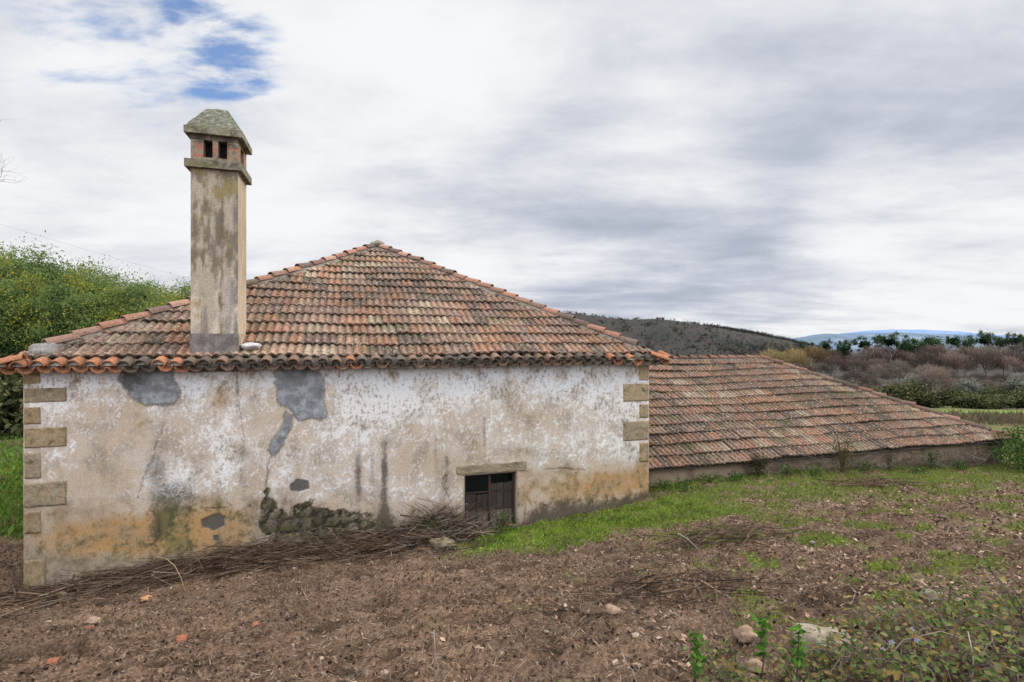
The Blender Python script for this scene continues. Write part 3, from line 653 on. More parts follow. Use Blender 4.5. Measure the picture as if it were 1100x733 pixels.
    # continuous bed behind the tiles so no light passes
ez = EYE - .335
eave_run(me_, mp_, (-.15, -.0, ez), (1, 0, 0), (0, -1, 0), W + .46, lambda a: .95 if a < 1.15 else (.55 if a < 2.2 or a > W - .55 else .04 if a > 3.2 else .15))
eave_run(me_, mp_, (W + .0, -.2, ez), (0, 1, 0), (1, 0, 0), D_HOUSE + .4, lambda a: .6 if a < 1 else .1)
eave_run(me_, mp_, (W + .2, D_HOUSE, ez), (-1, 0, 0), (0, 1, 0), W + .4)
eave_run(me_, mp_, (0, D_HOUSE + .2, ez), (0, -1, 0), (-1, 0, 0), D_HOUSE + .4, lambda a: .6 if a > D_HOUSE - 1 else .1)
me_.build('eave_tiles', M_EAVE, house); pass
m = MB()
for (x0, y0, x1, y1) in ((-.10, -.10, W + .10, .12), (W - .12, .121, W + .10, D_HOUSE - .121), (-.10, .121, .12, D_HOUSE - .121), (-.10, D_HOUSE - .12, W + .10, D_HOUSE + .10)):
    m.box(x0, y0, WT - .004, x1, y1, E0 - .012, (.17, .15, .125))
m.build('eave_bed', M_MORTAR, house)

# chimney
ch = empty('chimney', (2.065, -.02, 0)); ch.parent = house
cw = .645
def grid_box(m, x0, y0, z0, x1, y1, z1, colf, step=.03):
    """box with a fine colour grid on its four sides and its top"""
    def face(Pf, nu, nv):
        u, v = np.meshgrid(np.linspace(0, 1, nu + 1), np.linspace(0, 1, nv + 1)); P = Pf(u, v); i = np.arange(P.shape[0] * P.shape[1]).reshape(P.shape[:2])
        F = np.stack([i[:-1, :-1], i[:-1, 1:], i[1:, 1:], i[1:, :-1]], -1).reshape(-1, 4)
        m.add(P.reshape(-1, 3), F.tolist(), colf(P.reshape(-1, 3)))
    nz = max(1, int((z1 - z0) / step)); nx = max(1, int((x1 - x0) / step)); ny = max(1, int((y1 - y0) / step))
    face(lambda u, v: np.stack([x0 + (x1 - x0) * u, y0 + 0 * u, z0 + (z1 - z0) * v], -1), nx, nz)
    face(lambda u, v: np.stack([x1 + 0 * u, y0 + (y1 - y0) * u, z0 + (z1 - z0) * v], -1), ny, nz)
    face(lambda u, v: np.stack([x1 - (x1 - x0) * u, y1 + 0 * u, z0 + (z1 - z0) * v], -1), nx, nz)
    face(lambda u, v: np.stack([x0 + 0 * u, y1 - (y1 - y0) * u, z0 + (z1 - z0) * v], -1), ny, nz)
    face(lambda u, v: np.stack([x0 + (x1 - x0) * u, y0 + (y1 - y0) * v, z1 + 0 * u], -1), nx, ny)
    face(lambda u, v: np.stack([x0 + (x1 - x0) * u, y1 - (y1 - y0) * v, z0 + 0 * u], -1), nx, ny)
ZB, ZS, ZC0, ZC1, ZP0, ZP1, ZT = EYE - .45, EYE + .135, EYE + 2.655, EYE + 2.775, EYE + 3.17, EYE + 3.27, EYE + 3.665
def shaft_col(P):
    x, y, z = P.T; a = x + y * 1.3
    n = fbm(a * 3, z * 2.2, 201, 4); n2 = fbm(a * 11, z * 3.2, 203, 5, .62); st = fbm(a * 7, z * .8, 205, 3)
    c = np.tile(np.array([.355, .30, .235]), (len(x), 1)); c = mix(c, [.53, .46, .38], ss(1.6, .3, z - EYE) * ss(-.3, .3, n)); c = mix(c, [.33, .25, .15], ss(0, .5, n + .4 * n2))
    dirt = ss(.1, .55, .5 * np.exp(-(ZC0 - z) / .5) + .45 * np.exp(-((z - EYE - 1.5) / .7) ** 2) + .40 * n + .6 * n2 + .35 * st - .12)
    c = mix(c, [.12, .10, .07], dirt * .8); c = mix(c, [.10, .088, .07], ss(.0, .5, fbm(a * 6, z * .5, 215, 4) + .25 * n2) * .55)
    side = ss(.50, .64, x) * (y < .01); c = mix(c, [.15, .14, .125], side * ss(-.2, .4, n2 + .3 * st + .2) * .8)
    c = mix(c, [.23, .185, .08], ss(.34, .6, fbm(a * 3.5 + 5, z * 2.5, 211, 4) + .3 * np.exp(-(ZC0 - .35 - z) ** 2 / .2) + .15 * n2) * ss(.4, 1.3, z - EYE) * (y < .01) * .8)
    c = mix(c, [.28, .27, .26], ss(.1, .4, np.exp(-((x - .5) / .06) ** 2) * .5 * ss(1.9, .4, z - EYE) + .2 * n2) * .5)
    c = mix(c, [.50, .39, .27], (y > .01) * (x > cw - .01) * .55)  # right face lightened in the colour, as if lit from the right
    return np.clip(c, .02, .8)
def stone_col(base):
    def f(P):
        x, y, z = P.T; a = x + y * 1.3; n = fbm(a * 5, z * 6 + y * 5, 221, 4); n2 = fbm(a * 14, z * 14 + y * 9, 223, 4)
        c = np.tile(np.array(base), (len(x), 1)); c = mix(c, np.array(base) * .42, ss(-.1, .4, n)); c = mix(c, [.30, .28, .2], ss(.2, .5, n2 + .3 * n) * .6); c = mix(c, [.13, .12, .045], ss(.15, .5, fbm(a * 4 + 9, z * 5, 227, 3)) * .6)
        return c
    return f
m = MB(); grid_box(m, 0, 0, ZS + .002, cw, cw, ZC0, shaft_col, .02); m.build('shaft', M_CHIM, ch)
m = MB(); grid_box(m, -.012, -.012, ZB, cw + .012, cw + .012, ZS, lambda P: mix(np.tile(np.array([.13, .115, .105]), (len(P), 1)), [.21, .19, .17], ss(-.3, .5, fbm(P[:, 0] * 8 + P[:, 1] * 9, P[:, 2] * 6, 231, 4))) * np.where(((P[:, 0] > cw) & (P[:, 1] > 0))[:, None], [2.2, 1.9, 1.5], 1.0), .03); m.build('plinth', M_CHIM, ch)  # plinth's right face also painted brighter for the light on that side
def slab(name, x0, z0, x1, z1, base):
    m = MB(); b = .014
    grid_box(m, x0, x0, z0, x1, x1, z1, stone_col(base), .03)
    return m.build(name, M_CHIM, ch)
slab('collar', -.07, ZC0 + .002, cw + .07, ZC1, (.20, .175, .13))
# lantern with two smoke openings on each side
m = MB(); lc = lambda P: mix(stone_col((.24, .19, .14))(P), [.40, .10, .06], ss(.12, .3, fbm(P[:, 0] * 13 + P[:, 1] * 12, P[:, 2] * 14, 241, 2)) * .75)
oz0, oz1 = ZC1 + .06, ZP0 - .075
for (a, b, c_, d_) in ((0, 0, .17, .12), (.295, 0, .37, .12), (.495, 0, cw, .12), (0, cw - .12, .17, cw), (.295, cw - .12, .37, cw), (.495, cw - .12, cw, cw), (0, .121, .12, .2), (0, .44, .12, cw - .121), (cw - .12, .121, cw, .2), (cw - .12, .44, cw, cw - .121)):
    grid_box(m, a, b, oz0, c_, d_, oz1, lc, .02)
grid_box(m, 0, 0, ZC1 + .002, cw, cw, oz0 - .001, stone_col((.23, .19, .14)), .04); grid_box(m, 0, 0, oz1 + .001, cw, cw, ZP0 - .002, stone_col((.12, .10, .08)), .04)
m.build('smoke_lantern', M_CHIM, ch)
slab('cap_slab', -.075, ZP0, cw + .075, ZP1, (.22, .2, .15))
m = MB(); n = 18; i0, i1 = -.06, cw + .06; t0_, t1_ = .19, .46; V = []; F = []; Cc = []
for k in range(n + 1):
    f = k / n; a = i0 + (t0_ - i0) * f; b = i1 + (t1_ - i1) * f; z = ZP1 + (ZT - ZP1) * (f ** .92)
    ring = [(a + (b - a) * j / 16, a) for j in range(16)] + [(b, a + (b - a) * j / 16) for j in range(16)] + [(b - (b - a) * j / 16, b) for j in range(16)] + [(a, b - (b - a) * j / 16) for j in range(16)]
    for (x, y) in ring: V.append((x + .012 * float(perlin(x * 9 + z * 7, y * 9, 3)), y + .012 * float(perlin(x * 9, y * 9 + z * 8, 4)), z + .008 * float(perlin(x * 12, y * 12 + z, 5))))
for k in range(n):
    for j in range(64): F.append((k * 64 + j, k * 64 + (j + 1) % 64, (k + 1) * 64 + (j + 1) % 64, (k + 1) * 64 + j))
F.append(tuple(n * 64 + j for j in range(64)))
Pv = np.array(V); cn = fbm(Pv[:, 0] * 16 + Pv[:, 1] * 5, Pv[:, 2] * 14 + Pv[:, 1] * 13, 251, 4)
cc_ = mix(np.tile(np.array([.13, .125, .10]), (len(Pv), 1)), [.085, .085, .05], ss(-.1, .3, cn)); cc_ = mix(cc_, [.27, .26, .22], ss(.18, .45, fbm(Pv[:, 0] * 22, Pv[:, 2] * 20 + Pv[:, 1] * 22, 253, 3)) * .7); cc_ = mix(cc_, [.11, .13, .04], ss(.1, .4, -cn) * ss(.25, 0, Pv[:, 2] - ZP1) * .6)
m.add(V, F, cc_); m.build('cap_pyramid', M_CHIM, ch)
m = MB(); m.box(.13, .13, ZC1 + .01, cw - .13, cw - .13, ZP0 - .01, (.012, .011, .010)); m.build('flue', M_DARK, ch)
m = MB(); lump(m, (cw + .16, .12, E0 + .17), (.17, .14, .06), (.42, .41, .40), 12); m.build('flashing_mortar', M_MORTAR, ch, True)

# ------------------------------------------------------------------ low outbuilding
ox, oy = loc2w(W, .5)
ann = empty('outbuilding', (ox, oy, 0), TH)
tag(ann, 'long low outbuilding with lichen covered clay tile roof reaching almost to the ground', 'outbuilding')
AL = 11.75; AH = 4.24; RH = 4.66; AE = EYE - 2.66; AR = EYE - .53
ap = math.atan2(AR - AE, AH); acp, asp = math.cos(ap), math.sin(ap); ASL = AH / acp
B0 = (.02, 0, AE); B1 = (AL, 0, AE); B2 = (AL, 2 * AH, AE); B3 = (.02, 2 * AH, AE); Q0 = (.02, AH, AR); Q1 = (AL - RH, AH, AR); hn_ = math.hypot(AH, RH); hx, hy = AH / hn_, RH / hn_; ap2 = math.atan2(AR - AE, RH); bc, bs = math.cos(ap2), math.sin(ap2)
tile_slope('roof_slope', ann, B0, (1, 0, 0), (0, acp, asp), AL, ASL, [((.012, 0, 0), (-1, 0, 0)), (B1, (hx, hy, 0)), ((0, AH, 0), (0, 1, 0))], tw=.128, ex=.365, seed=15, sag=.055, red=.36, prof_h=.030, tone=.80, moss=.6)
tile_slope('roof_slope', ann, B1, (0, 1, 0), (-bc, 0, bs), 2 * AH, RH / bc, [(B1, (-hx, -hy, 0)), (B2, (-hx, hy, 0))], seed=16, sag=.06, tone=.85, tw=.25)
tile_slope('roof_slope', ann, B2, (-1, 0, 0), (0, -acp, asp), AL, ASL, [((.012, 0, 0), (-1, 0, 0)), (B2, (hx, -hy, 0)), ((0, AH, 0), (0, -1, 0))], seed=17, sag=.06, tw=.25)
hip_line('hip_ridge', ann, Vector(B1) + Vector((-.15, .15, .06)), Vector(Q1) + Vector((0, 0, .05)), ex=.36, r=.11, tone=.62, jit=.02)
hip_line('hip_ridge', ann, Vector(B2) + Vector((-.15, -.15, .06)), Vector(Q1) + Vector((0, 0, .05)), ex=.36, r=.11, tone=.62)
hip_line('ridge', ann, Vector(Q0) + Vector((0, 0, .03)), Vector(Q1) + Vector((0, 0, .03)), ex=.36, r=.10, tone=.6, jit=.02)
m = MB(); dz = Vector((0, 0, -.03))
m.add([Vector(p) + dz for p in (B0, B1, B2, B3, Q0, Q1)], [(0, 1, 5, 4), (1, 2, 5), (2, 3, 4, 5), (3, 2, 1, 0)], (.05, .04, .035)); m.build('roof_deck', M_DARK, ann)
def ann_wall(P0, P1):
    P0 = np.array(P0); P1 = np.array(P1); L = np.hypot(*(P1 - P0)); u = np.arange(0, L + .01, .03); u[-1] = L; z = np.arange(-1.2, AE - .03, .03)
    U, Z = np.meshgrid(u, z); n = fbm(U * 1.5, Z * 2.2, 301, 4); n2 = fbm(U * 6, Z * 6, 303, 4)
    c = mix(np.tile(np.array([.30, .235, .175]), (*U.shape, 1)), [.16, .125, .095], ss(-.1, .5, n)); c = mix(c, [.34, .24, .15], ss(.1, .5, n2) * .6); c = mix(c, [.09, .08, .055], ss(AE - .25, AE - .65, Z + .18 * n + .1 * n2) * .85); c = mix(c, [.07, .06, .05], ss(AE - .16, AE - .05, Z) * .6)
    d = (P1 - P0) / L; nrm = np.array([d[1], -d[0]]); r = .03 * n + .015 * n2
    P = np.stack([P0[0] + d[0] * U + nrm[0] * r, P0[1] + d[1] * U + nrm[1] * r, Z], -1); i = np.arange(U.size).reshape(U.shape)
    F = np.stack([i[:-1, :-1], i[:-1, 1:], i[1:, 1:], i[1:, :-1]], -1).reshape(-1, 4)
    link('wall', make_mesh('wall', P.reshape(-1, 3), F, M_WALL, c.reshape(-1, 3), True), ann)
ann_wall((.02, .2), (AL - .2, .2)); ann_wall((AL - .2, .2), (AL - .2, 2 * AH - .2)); ann_wall((AL - .2, 2 * AH - .2), (.02, 2 * AH - .2))

# ------------------------------------------------------------------ leaf clouds, twigs and trees
def quads(P, D, N, ln, wd, C, bend=0.0):
    """n diamond leaves: centre P, axis D, normal N"""
    D = D / np.linalg.norm(D, axis=1, keepdims=True); S_ = np.cross(D, N); S_ /= np.linalg.norm(S_, axis=1, keepdims=True) + 1e-9
    ln = np.asarray(ln).reshape(-1, 1); wd = np.asarray(wd).reshape(-1, 1)
    V = np.stack([P - D * ln / 2, P + S_ * wd / 2, P + D * ln / 2, P - S_ * wd / 2], 1).reshape(-1, 3)
    F = np.arange(len(V)).reshape(-1, 4); return V, F, np.repeat(C, 4, 0)
def rand_dir(n):
    v = rng.normal(size=(n, 3)); return v / np.linalg.norm(v, axis=1, keepdims=True)
def crown(nclump, perclump, R, c0, clump_r, leaf, cols, accent=None, accent_p=0, squash=(1, 1, 1), shell=.55, zshade=.45, wr=.45):
    """leaf clumps spread through an ellipsoid; cols = (dark, mid, light)"""
    Ps = []; Cs = []
    for k in range(nclump):
        d = rand_dir(1)[0]; rr = (shell + (1 - shell) * rng.random()) * (1 + .18 * rng.normal()) if rng.random() < .8 else rng.random() * .8
        c = np.array(c0) + d * np.array(R) * rr; cr = clump_r * rng.uniform(.6, 1.35)
        n = int(perclump * rng.uniform(.6, 1.4)); p = rng.normal(size=(n, 3)) * .5; p *= np.array([1, 1, .7]) * cr; p += c
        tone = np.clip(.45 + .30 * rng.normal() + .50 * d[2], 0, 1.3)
        loc = np.clip(tone + zshade * (p[:, 2] - c[2]) / cr + .15 * rng.normal(size=n), 0, 1)  # clump shading put into the leaf colour: tops lighter, undersides darker
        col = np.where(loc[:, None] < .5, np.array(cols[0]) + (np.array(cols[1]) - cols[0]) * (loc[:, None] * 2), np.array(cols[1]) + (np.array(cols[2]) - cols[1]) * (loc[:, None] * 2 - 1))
        if accent is not None and rng.random() < accent_p:
            m_ = rng.random(n) < .55; col[m_] = np.array(accent) * rng.uniform(.7, 1.15, (m_.sum(), 1))
        Ps.append(p); Cs.append(col)
    P = np.concatenate(Ps); C = np.concatenate(Cs); n = len(P)
    ln = leaf * rng.uniform(.6, 1.4, n)
    D = rand_dir(n); return quads(P, D, rand_dir(n) + np.array([0, 0, .6]), ln, ln * wr, C)
def branchy(m, p, d, ln, r, depth, col, spread=.5, tips=None, upw=.15, n=5, gnarl=.12):
    pts = [p]; k = 4; rad = [r]; dd = d
    for i in range(k):
        dd = (dd + Vector((random.gauss(0, gnarl), random.gauss(0, gnarl), random.gauss(0, gnarl) + upw * .2))).normalized(); pts.append(pts[-1] + dd * ln / k); rad.append(r * (1 - .4 * (i + 1) / k))
    m.tube(pts, rad, col, n if depth > 1 else 3)
    if tips is not None and depth <= 1: tips.append((pts[-1], dd))
    if depth <= 0: return
    nb = random.choice((2, 3, 3)) if depth > 1 else 3
    for b in range(nb):
        nd = (dd + Vector((random.gauss(0, spread), random.gauss(0, spread), random.gauss(0, spread * .7) + upw))).normalized()
        branchy(m, pts[random.choice((-1, -1, -2))], nd, ln * random.uniform(.6, .82), rad[-1] * .72, depth - 1, col, spread, tips, upw, n, gnarl)
def tree_meshes(kind, seed):
    global rng
    random.seed(seed); rng = np.random.default_rng(seed)
    m = MB(); tips = []
    if kind == 'acacia':
        branchy(m, Vector((0, 0, -.3)), Vector((random.gauss(0, .06), random.gauss(0, .06), 1)).normalized(), 2.6, .16, 3, (.085, .07, .055), .45, tips)
        H = 1.0; V, F, C = crown(105, 400, (2.3, 2.3, 3.3), (0, 0, 4.0), .95, .15, ((.014, .028, .012), (.062, .105, .038), (.15, .20, .065)), (.34, .31, .04), .20, shell=.5)
    elif kind == 'pine':
        branchy(m, Vector((0, 0, -.5)), Vector((.03, 0, 1)), 4.2, .22, 1, (.07, .05, .04), .5, tips)
        V, F, C = crown(26, 110, (3.3, 3.3, 1.9), (0, 0, 6.5), .75, .36, ((.010, .02, .012), (.028, .05, .025), (.055, .085, .038)), shell=.6, wr=.35)
    elif kind == 'oak':
        branchy(m, Vector((0, 0, -.5)), Vector((0, 0, 1)), 2.2, .25, 1, (.07, .05, .04), .5, tips)
        V, F, C = crown(44, 110, (3.4, 3.4, 2.6), (0, 0, 5.0), .9, .38, ((.010, .02, .010), (.028, .055, .024), (.055, .092, .038)), shell=.5)
    elif kind == 'olive':
        branchy(m, Vector((0, 0, -.3)), Vector((.1, 0, 1)).normalized(), 1.3, .18, 2, (.09, .075, .06), .6, tips)
        V, F, C = crown(40, 90, (1.9, 1.9, 1.5), (0, 0, 2.7), .7, .24, ((.06, .07, .055), (.14, .155, .125), (.26, .275, .235)), shell=.5, wr=.3)
    elif kind == 'scrub':
        m.tube([(0, 0, -.2), (.05, 0, .5), (.1, .05, 1.0)], [.06, .04, .02], (.08, .06, .05), 4)
        V, F, C = crown(46, 90, (2.6, 2.2, 1.1), (0, 0, .7), .7, .24, ((.028, .035, .016), (.07, .08, .035), (.125, .125, .06)), shell=.4)
    elif kind == 'bare':
        branchy(m, Vector((0, 0, -.5)), Vector((random.gauss(0, .08), 0, 1)).normalized(), 2.4, .14, 3, (.10, .08, .07), .5, tips, n=4)
        n = 1700; d = rand_dir(n); d[:, 2] = np.abs(d[:, 2]) * 1.05 - .25; rr = (.45 + .6 * rng.random((n, 1)) ** .6) * (1 + .14 * fbm(np.arctan2(d[:, 1], d[:, 0]) * 1.5 + seed, d[:, 2] * 3, seed, 3)[:, None])
        P = d * np.array([2.9, 2.9, 3.6]) * rr + np.array([0, 0, 3.6]); D = d + rng.normal(size=(n, 3)) * .35 + np.array([0, 0, .6])
        tone = np.clip(.55 + .75 * d[:, 2:3] * np.minimum(1, rr) + .14 * rng.normal(size=(n, 1)), .25, 1.5); base = np.array([.150, .113, .095]) if seed % 3 else np.array([.140, .116, .100])  # dome shading painted into the twigs: lighter tops, darker bases
        if seed % 5 == 0: base = np.array([.22, .155, .075])
        V, F, C = quads(P, D, rand_dir(n), rng.uniform(.5, 1.3, n), rng.uniform(.035, .07, n), base * tone)
    core = dict(acacia=((1.8, 1.8, 2.55), (0, 0, 3.4), .32, (.012, .022, .010)), oak=((2.0, 2.0, 1.5), (0, 0, 4.6), .5, (.010, .02, .010)), scrub=((2.2, 1.9, .8), (0, 0, .5), .4, (.022, .026, .012)), olive=((1.5, 1.5, 1.2), (0, 0, 2.6), .35, (.06, .068, .052)), pine=((1.5, 1.5, .8), (0, 0, 6.5), .45, (.010, .02, .012))).get(kind)
    if core:  # added dark inner leaves stand in for shade inside the crown
        R_, c_, lf, cc_ = core; nn = 2600 if kind == 'acacia' else 700; dd = rand_dir(nn) * (rng.random((nn, 1)) ** .45) * np.array(R_) * (1 + .12 * rng.normal(size=(nn, 1))) + np.array(c_); V2, F2, C2 = quads(dd, rand_dir(nn), rand_dir(nn), rng.uniform(.6, 1.3, nn) * lf, rng.uniform(.35, .8, nn) * lf, np.array(cc_) * rng.uniform(.6, 1.6, (nn, 1))); F = np.concatenate([F, F2 + len(V)]); V = np.concatenate([V, V2]); C = np.concatenate([C, C2])
    return (make_mesh(kind + '_trunk', m.V, m.F, M_BARK, np.array(m.C), True), make_mesh(kind + '_crown', V, F, {'bare': M_BARE, 'scrub': M_SCRUB}.get(kind, M_LEAF), C))
TREES = {k: [tree_meshes(k, sd) for sd in sds] for k, sds in dict(acacia=(1, 2, 3), pine=(4, 5, 6), oak=(7,), olive=(8, 9), scrub=(10, 11), bare=(13, 14, 16, 15)).items()}
random.seed(99); rng = np.random.default_rng(99)
def plant_tree(name, kind, var, x, y, sc, label, cat, group=None, zs=1.0, rz=None, dz=0):
    e = empty(name, (x, y, float(ground_z(x, y)) + dz), random.uniform(0, 6.28) if rz is None else rz); e.scale = (sc, sc, sc * zs)
    tag(e, label, cat, group); tm, cm = TREES[kind][var % len(TREES[kind])]
    link('trunk', tm, e); link('crown', cm, e); return e
def at(X, z): return (X - 550) / 550 * z, z

TOPX = [-80, -20, 20, 45, 75, 110, 150, 190, 230, 280]; TOPY = [300, 285, 266, 263, 281, 287, 288, 302, 310, 325]
for row, (z0, n_) in enumerate(((23.5, 12), (28.5, 12), (33.5, 9))):
    for i in range(n_):
        X = -55 + (i + .5 * (row % 2) + random.uniform(-.28, .28)) * 330 / n_; z = z0 + random.uniform(-1.2, 1.2); x, y = at(X, z); g = float(ground_base(x, y))
        top = float(np.interp(X, TOPX, TOPY)) + (random.uniform(4, 34) if row == 0 else random.uniform(-3, 12)); h = (368 - top) / 550 * z - g; sc = h / 7.75 * random.uniform(.70, .90)
        plant_tree('mimosa_tree', 'acacia', i + row, x, y, sc, 'bushy green mimosa tree with yellow blossom in the %s behind the farmhouse' % ('front row' if row == 0 else 'back rows'), 'tree', 'mimosa trees in the front row' if row == 0 else 'mimosa trees in the back rows', zs=h / 7.75 / sc)
# dark undergrowth at their feet
for i, (X, z) in enumerate(((-20, 21.5), (5, 22.0), (28, 22.6), (-5, 19.8), (16, 20.6), (60, 24))):
    x, y = at(X, z); plant_tree('undergrowth_shrub', 'scrub', i, x, y, 1.35, 'dark green shrub at the foot of the mimosa trees', 'shrub', 'shrubs at the foot of the mimosa trees')

# skyline pines
for i, (X, top, kind, sc_) in enumerate(((865, 366, 'pine', .5), (888, 364.5, 'pine', .5), (906, 364, 'oak', .5), (929, 360, 'pine', .75), (955, 357.5, 'pine', 1.0), (970, 363, 'oak', .5), (990, 361.5, 'oak', .95), (1007, 362.5, 'oak', .6), (1026, 357.5, 'pine', .62), (1038, 361.5, 'oak', .5), (1058, 355.5, 'pine', .72), (1074, 360, 'pine', .55), (1089, 356, 'pine', .7), (1106, 357.5, 'pine', .85))):
    z = 165 + (i % 3) * 8; x, y = at(X, z); hgt = {'pine': 8.7, 'oak': 7.6}[kind] * sc_ * 1.45
    tz = EYE + (368 - top) / 550 * z; gz_ = float(ground_z(x, y)); dz = tz - hgt - gz_
    lab = 'dark umbrella pine standing above the bare wood on the skyline' if kind == 'pine' else 'round dark green tree standing above the bare wood on the skyline'
    e = plant_tree('pine_tree' if kind == 'pine' else 'round_tree', kind, i, x, y, sc_ * 1.45, lab, 'tree', 'umbrella pines on the skyline' if kind == 'pine' else 'round evergreens on the skyline')
    need = tz - gz_; e.scale.z = need / {'pine': 8.7, 'oak': 7.6}[kind]
    if e.scale.z > e.scale.x * 2.1: e.scale.x = e.scale.y = e.scale.z / 2.1
# bare winter wood
cnt = 0
for row, (z, tops, n) in enumerate(((84, 405, 11), (100, 394, 13), (120, 384, 15), (142, 375, 17))):
    for i in range(n):
        X = 800 + (i + random.uniform(-.3, .3)) * 345 / n + row * 4
        if row == 0 and X < 880: continue
        tp = tops + random.uniform(-6, 9) - 6 * ss(900, 1080, X) * (row > 1) + (1 - ss(815, 850, X)) * 2
        if row == 0 and 985 < X < 1010: continue
        x, y = at(X, z); gz_ = float(ground_z(x, y)); h = EYE + (368 - tp) / 550 * z - gz_
        v = 3 if X < 880 and row > 1 else random.choice((0, 1, 2))
        sc = min(h / 6.9, 1.9) * random.uniform(1.0, 1.35)
        plant_tree('bare_tree', 'bare', v, x, y, sc, 'leafless tree with russet twigs in the winter wood behind the outbuilding' if v == 3 else 'leafless purple brown tree in the winter wood behind the outbuilding', 'tree', 'russet leafless trees of the winter wood' if v == 3 else 'purple brown leafless trees of the winter wood', zs=h / 6.9 / sc)
# olives and scrub of the valley
for X, z, h, lab in ((985, 62, 3.9, 'pale grey olive tree beside the dark trunk in the valley'), (1040, 66, 3.2, 'pale round olive tree standing alone in the valley'), (1098, 63, 3.6, 'pale olive tree cut by the right edge of the photo'), (880, 76, 3.4, 'small pale olive tree peeking over the outbuilding hip')):
    x, y = at(X, z); plant_tree('olive_tree', 'olive', int(X), x, y, h / 4.1, lab, 'tree')
for i in range(34):
    z = random.uniform(42, 74); X = random.uniform(880, 1140)
    if z < 55: z += 13
    x, y = at(X, z); plant_tree('scrub_bush', 'scrub', i, x, y, random.uniform(.8, 1.5), 'olive green scrub bush on the valley floor behind the outbuilding', 'bush', 'scrub bushes on the valley floor', zs=random.uniform(.7, 1.2))
x, y = at(1003, 60); plant_tree('bare_tree', 'bare', 1, x, y, .72, 'small leafless tree with dark trunk between the two pale olive trees', 'tree')

# bare branch entering at the left edge
m = MB(); random.seed(5)
bx, by = at(-62, 15); gzb = float(ground_z(bx, by))
bt = empty('bare_tree', (bx, by, gzb)); tag(bt, 'bare tree whose thin branch tips enter at the left edge of the photo', 'tree')
mt = MB(); hz = EYE + 5.4 - gzb
mt.tube([(0, 0, -.3), (.05, 0, 3), (-.05, .1, 6), (.1, .1, hz)], [.2, .16, .1, .05], (.09, .075, .06), 8); mt.build('trunk', M_BARK, bt, True)
for k in range(5):
    branchy(m, Vector((.1, .1, hz - .3 - .3 * k)), Vector((.9 if k < 2 else random.uniform(-1, .6), random.uniform(-.6, .6), .35)).normalized(), 1.05, .03, 3, (.09, .07, .06), .45, None, .15, 4, .16)
m.build('branch', M_BARK, bt)
# overhead cable
m = MB(); x0, y0 = at(-60, 38); x1, y1 = at(330, 60); pts = []
for k in range(13):
    f = k / 12; pts.append((x0 + (x1 - x0) * f, y0 + (y1 - y0) * f, EYE + 38 * (368 - 222) / 550 * (1 - f) + f * 60 * 38 / 550 - 1.6 * f * (1 - f)))
m.tube(pts, [.008] * 13, (.25, .25, .27), 4); tag(m.build('power_line', M_DARK), 'thin overhead cable crossing the sky above the mimosa trees', 'cable')

# ------------------------------------------------------------------ hills
def hill(name, Xk, Yk, dist, depth, colf, step, nz=2.0, seed=1, bo=1.6):
    X = np.arange(Xk[0], Xk[-1] + .1, step); v = np.linspace(0, 1.25, 60)
    XX, VV = np.meshgrid(X, v); top = np.interp(XX, Xk, Yk); r = dist - depth * (1 - VV); x = (XX - 550) / 550 * dist * (1 - (1 - VV) * .25)
    H = (368 - top) / 550 * dist; prof = np.where(VV < 1, ss(-.15, 1.0, VV) ** 1.1, 1 - (VV - 1) * 1.2)
    n = fbm(x / dist * 11, r / dist * 9, seed, 5); sp_ = 1 - np.abs(fbm(x / dist * 7 + 3, r / dist * 3, seed + 3, 3)) * 1.6
    z = EYE + (H + 16 / 550 * dist * bo) * prof - 16 / 550 * dist * bo + (n * 2.2 + sp_ * 2.4 - 1.4) / 550 * dist * nz * (1 - VV).clip(0, 1) + nz * .3 * perlin(XX * .35, VV * 9, seed) / 550 * dist
    c = colf(x, r, n, VV); i = np.arange(XX.size).reshape(XX.shape)
    F = np.stack([i[:-1, :-1], i[:-1, 1:], i[1:, 1:], i[1:, :-1]], -1).reshape(-1, 4)
    o = link(name, make_mesh(name, np.stack([x, r, z], -1).reshape(-1, 3), F, M_HAZE, c.reshape(-1, 3), True)); tag(o, kind='structure'); return np.stack([x, r, z], -1), XX, VV
def c_near(x, r, n, v):
    n2 = fbm(x / 30, r / 60, 402, 5, .6); n3 = fbm(x / 9, r / 30, 405, 4)
    c = mix(np.tile(np.array([.060, .047, .043]), (*x.shape, 1)), [.032, .036, .034], ss(-.1, .35, n2)); c = mix(c, [.075, .060, .048], ss(.15, .5, n + .3 * n3) * .6); c = mix(c, [.024, .030, .027], ss(.2, .5, n3 + .3 * n2) * .7)
    return mix(c, [.10, .12, .16], np.full(x.shape, .10)) * np.array([.47, .46, .38])  # slight blue haze mixed into the hill colour
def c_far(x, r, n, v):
    n2 = fbm(x / 400, r / 900, 412, 4); c = mix(np.tile(np.array([.105, .15, .22]), (*x.shape, 1)), [.085, .13, .16], ss(-.1, .4, n2)); c = mix(c, [.24, .28, .33], ss(.1, .5, -n2) * .6)  # distance haze painted as a bluish base colour
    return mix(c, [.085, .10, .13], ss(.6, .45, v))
def c_far2(x, r, n, v): return mix(np.tile(np.array([.13, .205, .35]), (*x.shape, 1)), [.17, .245, .38], ss(-.2, .4, n))  # farthest ridge: haze blue put straight into the colour
HP, HX, HV = hill('near_hill', [-200, 100, 380, 480, 560, 600, 640, 668, 700, 730, 765, 795, 815, 832, 860, 900, 960], [352, 346, 338, 333, 334.5, 336, 340, 344, 343, 346, 352, 357, 361, 365, 371, 378, 384], 1000, 520, c_near, 3)
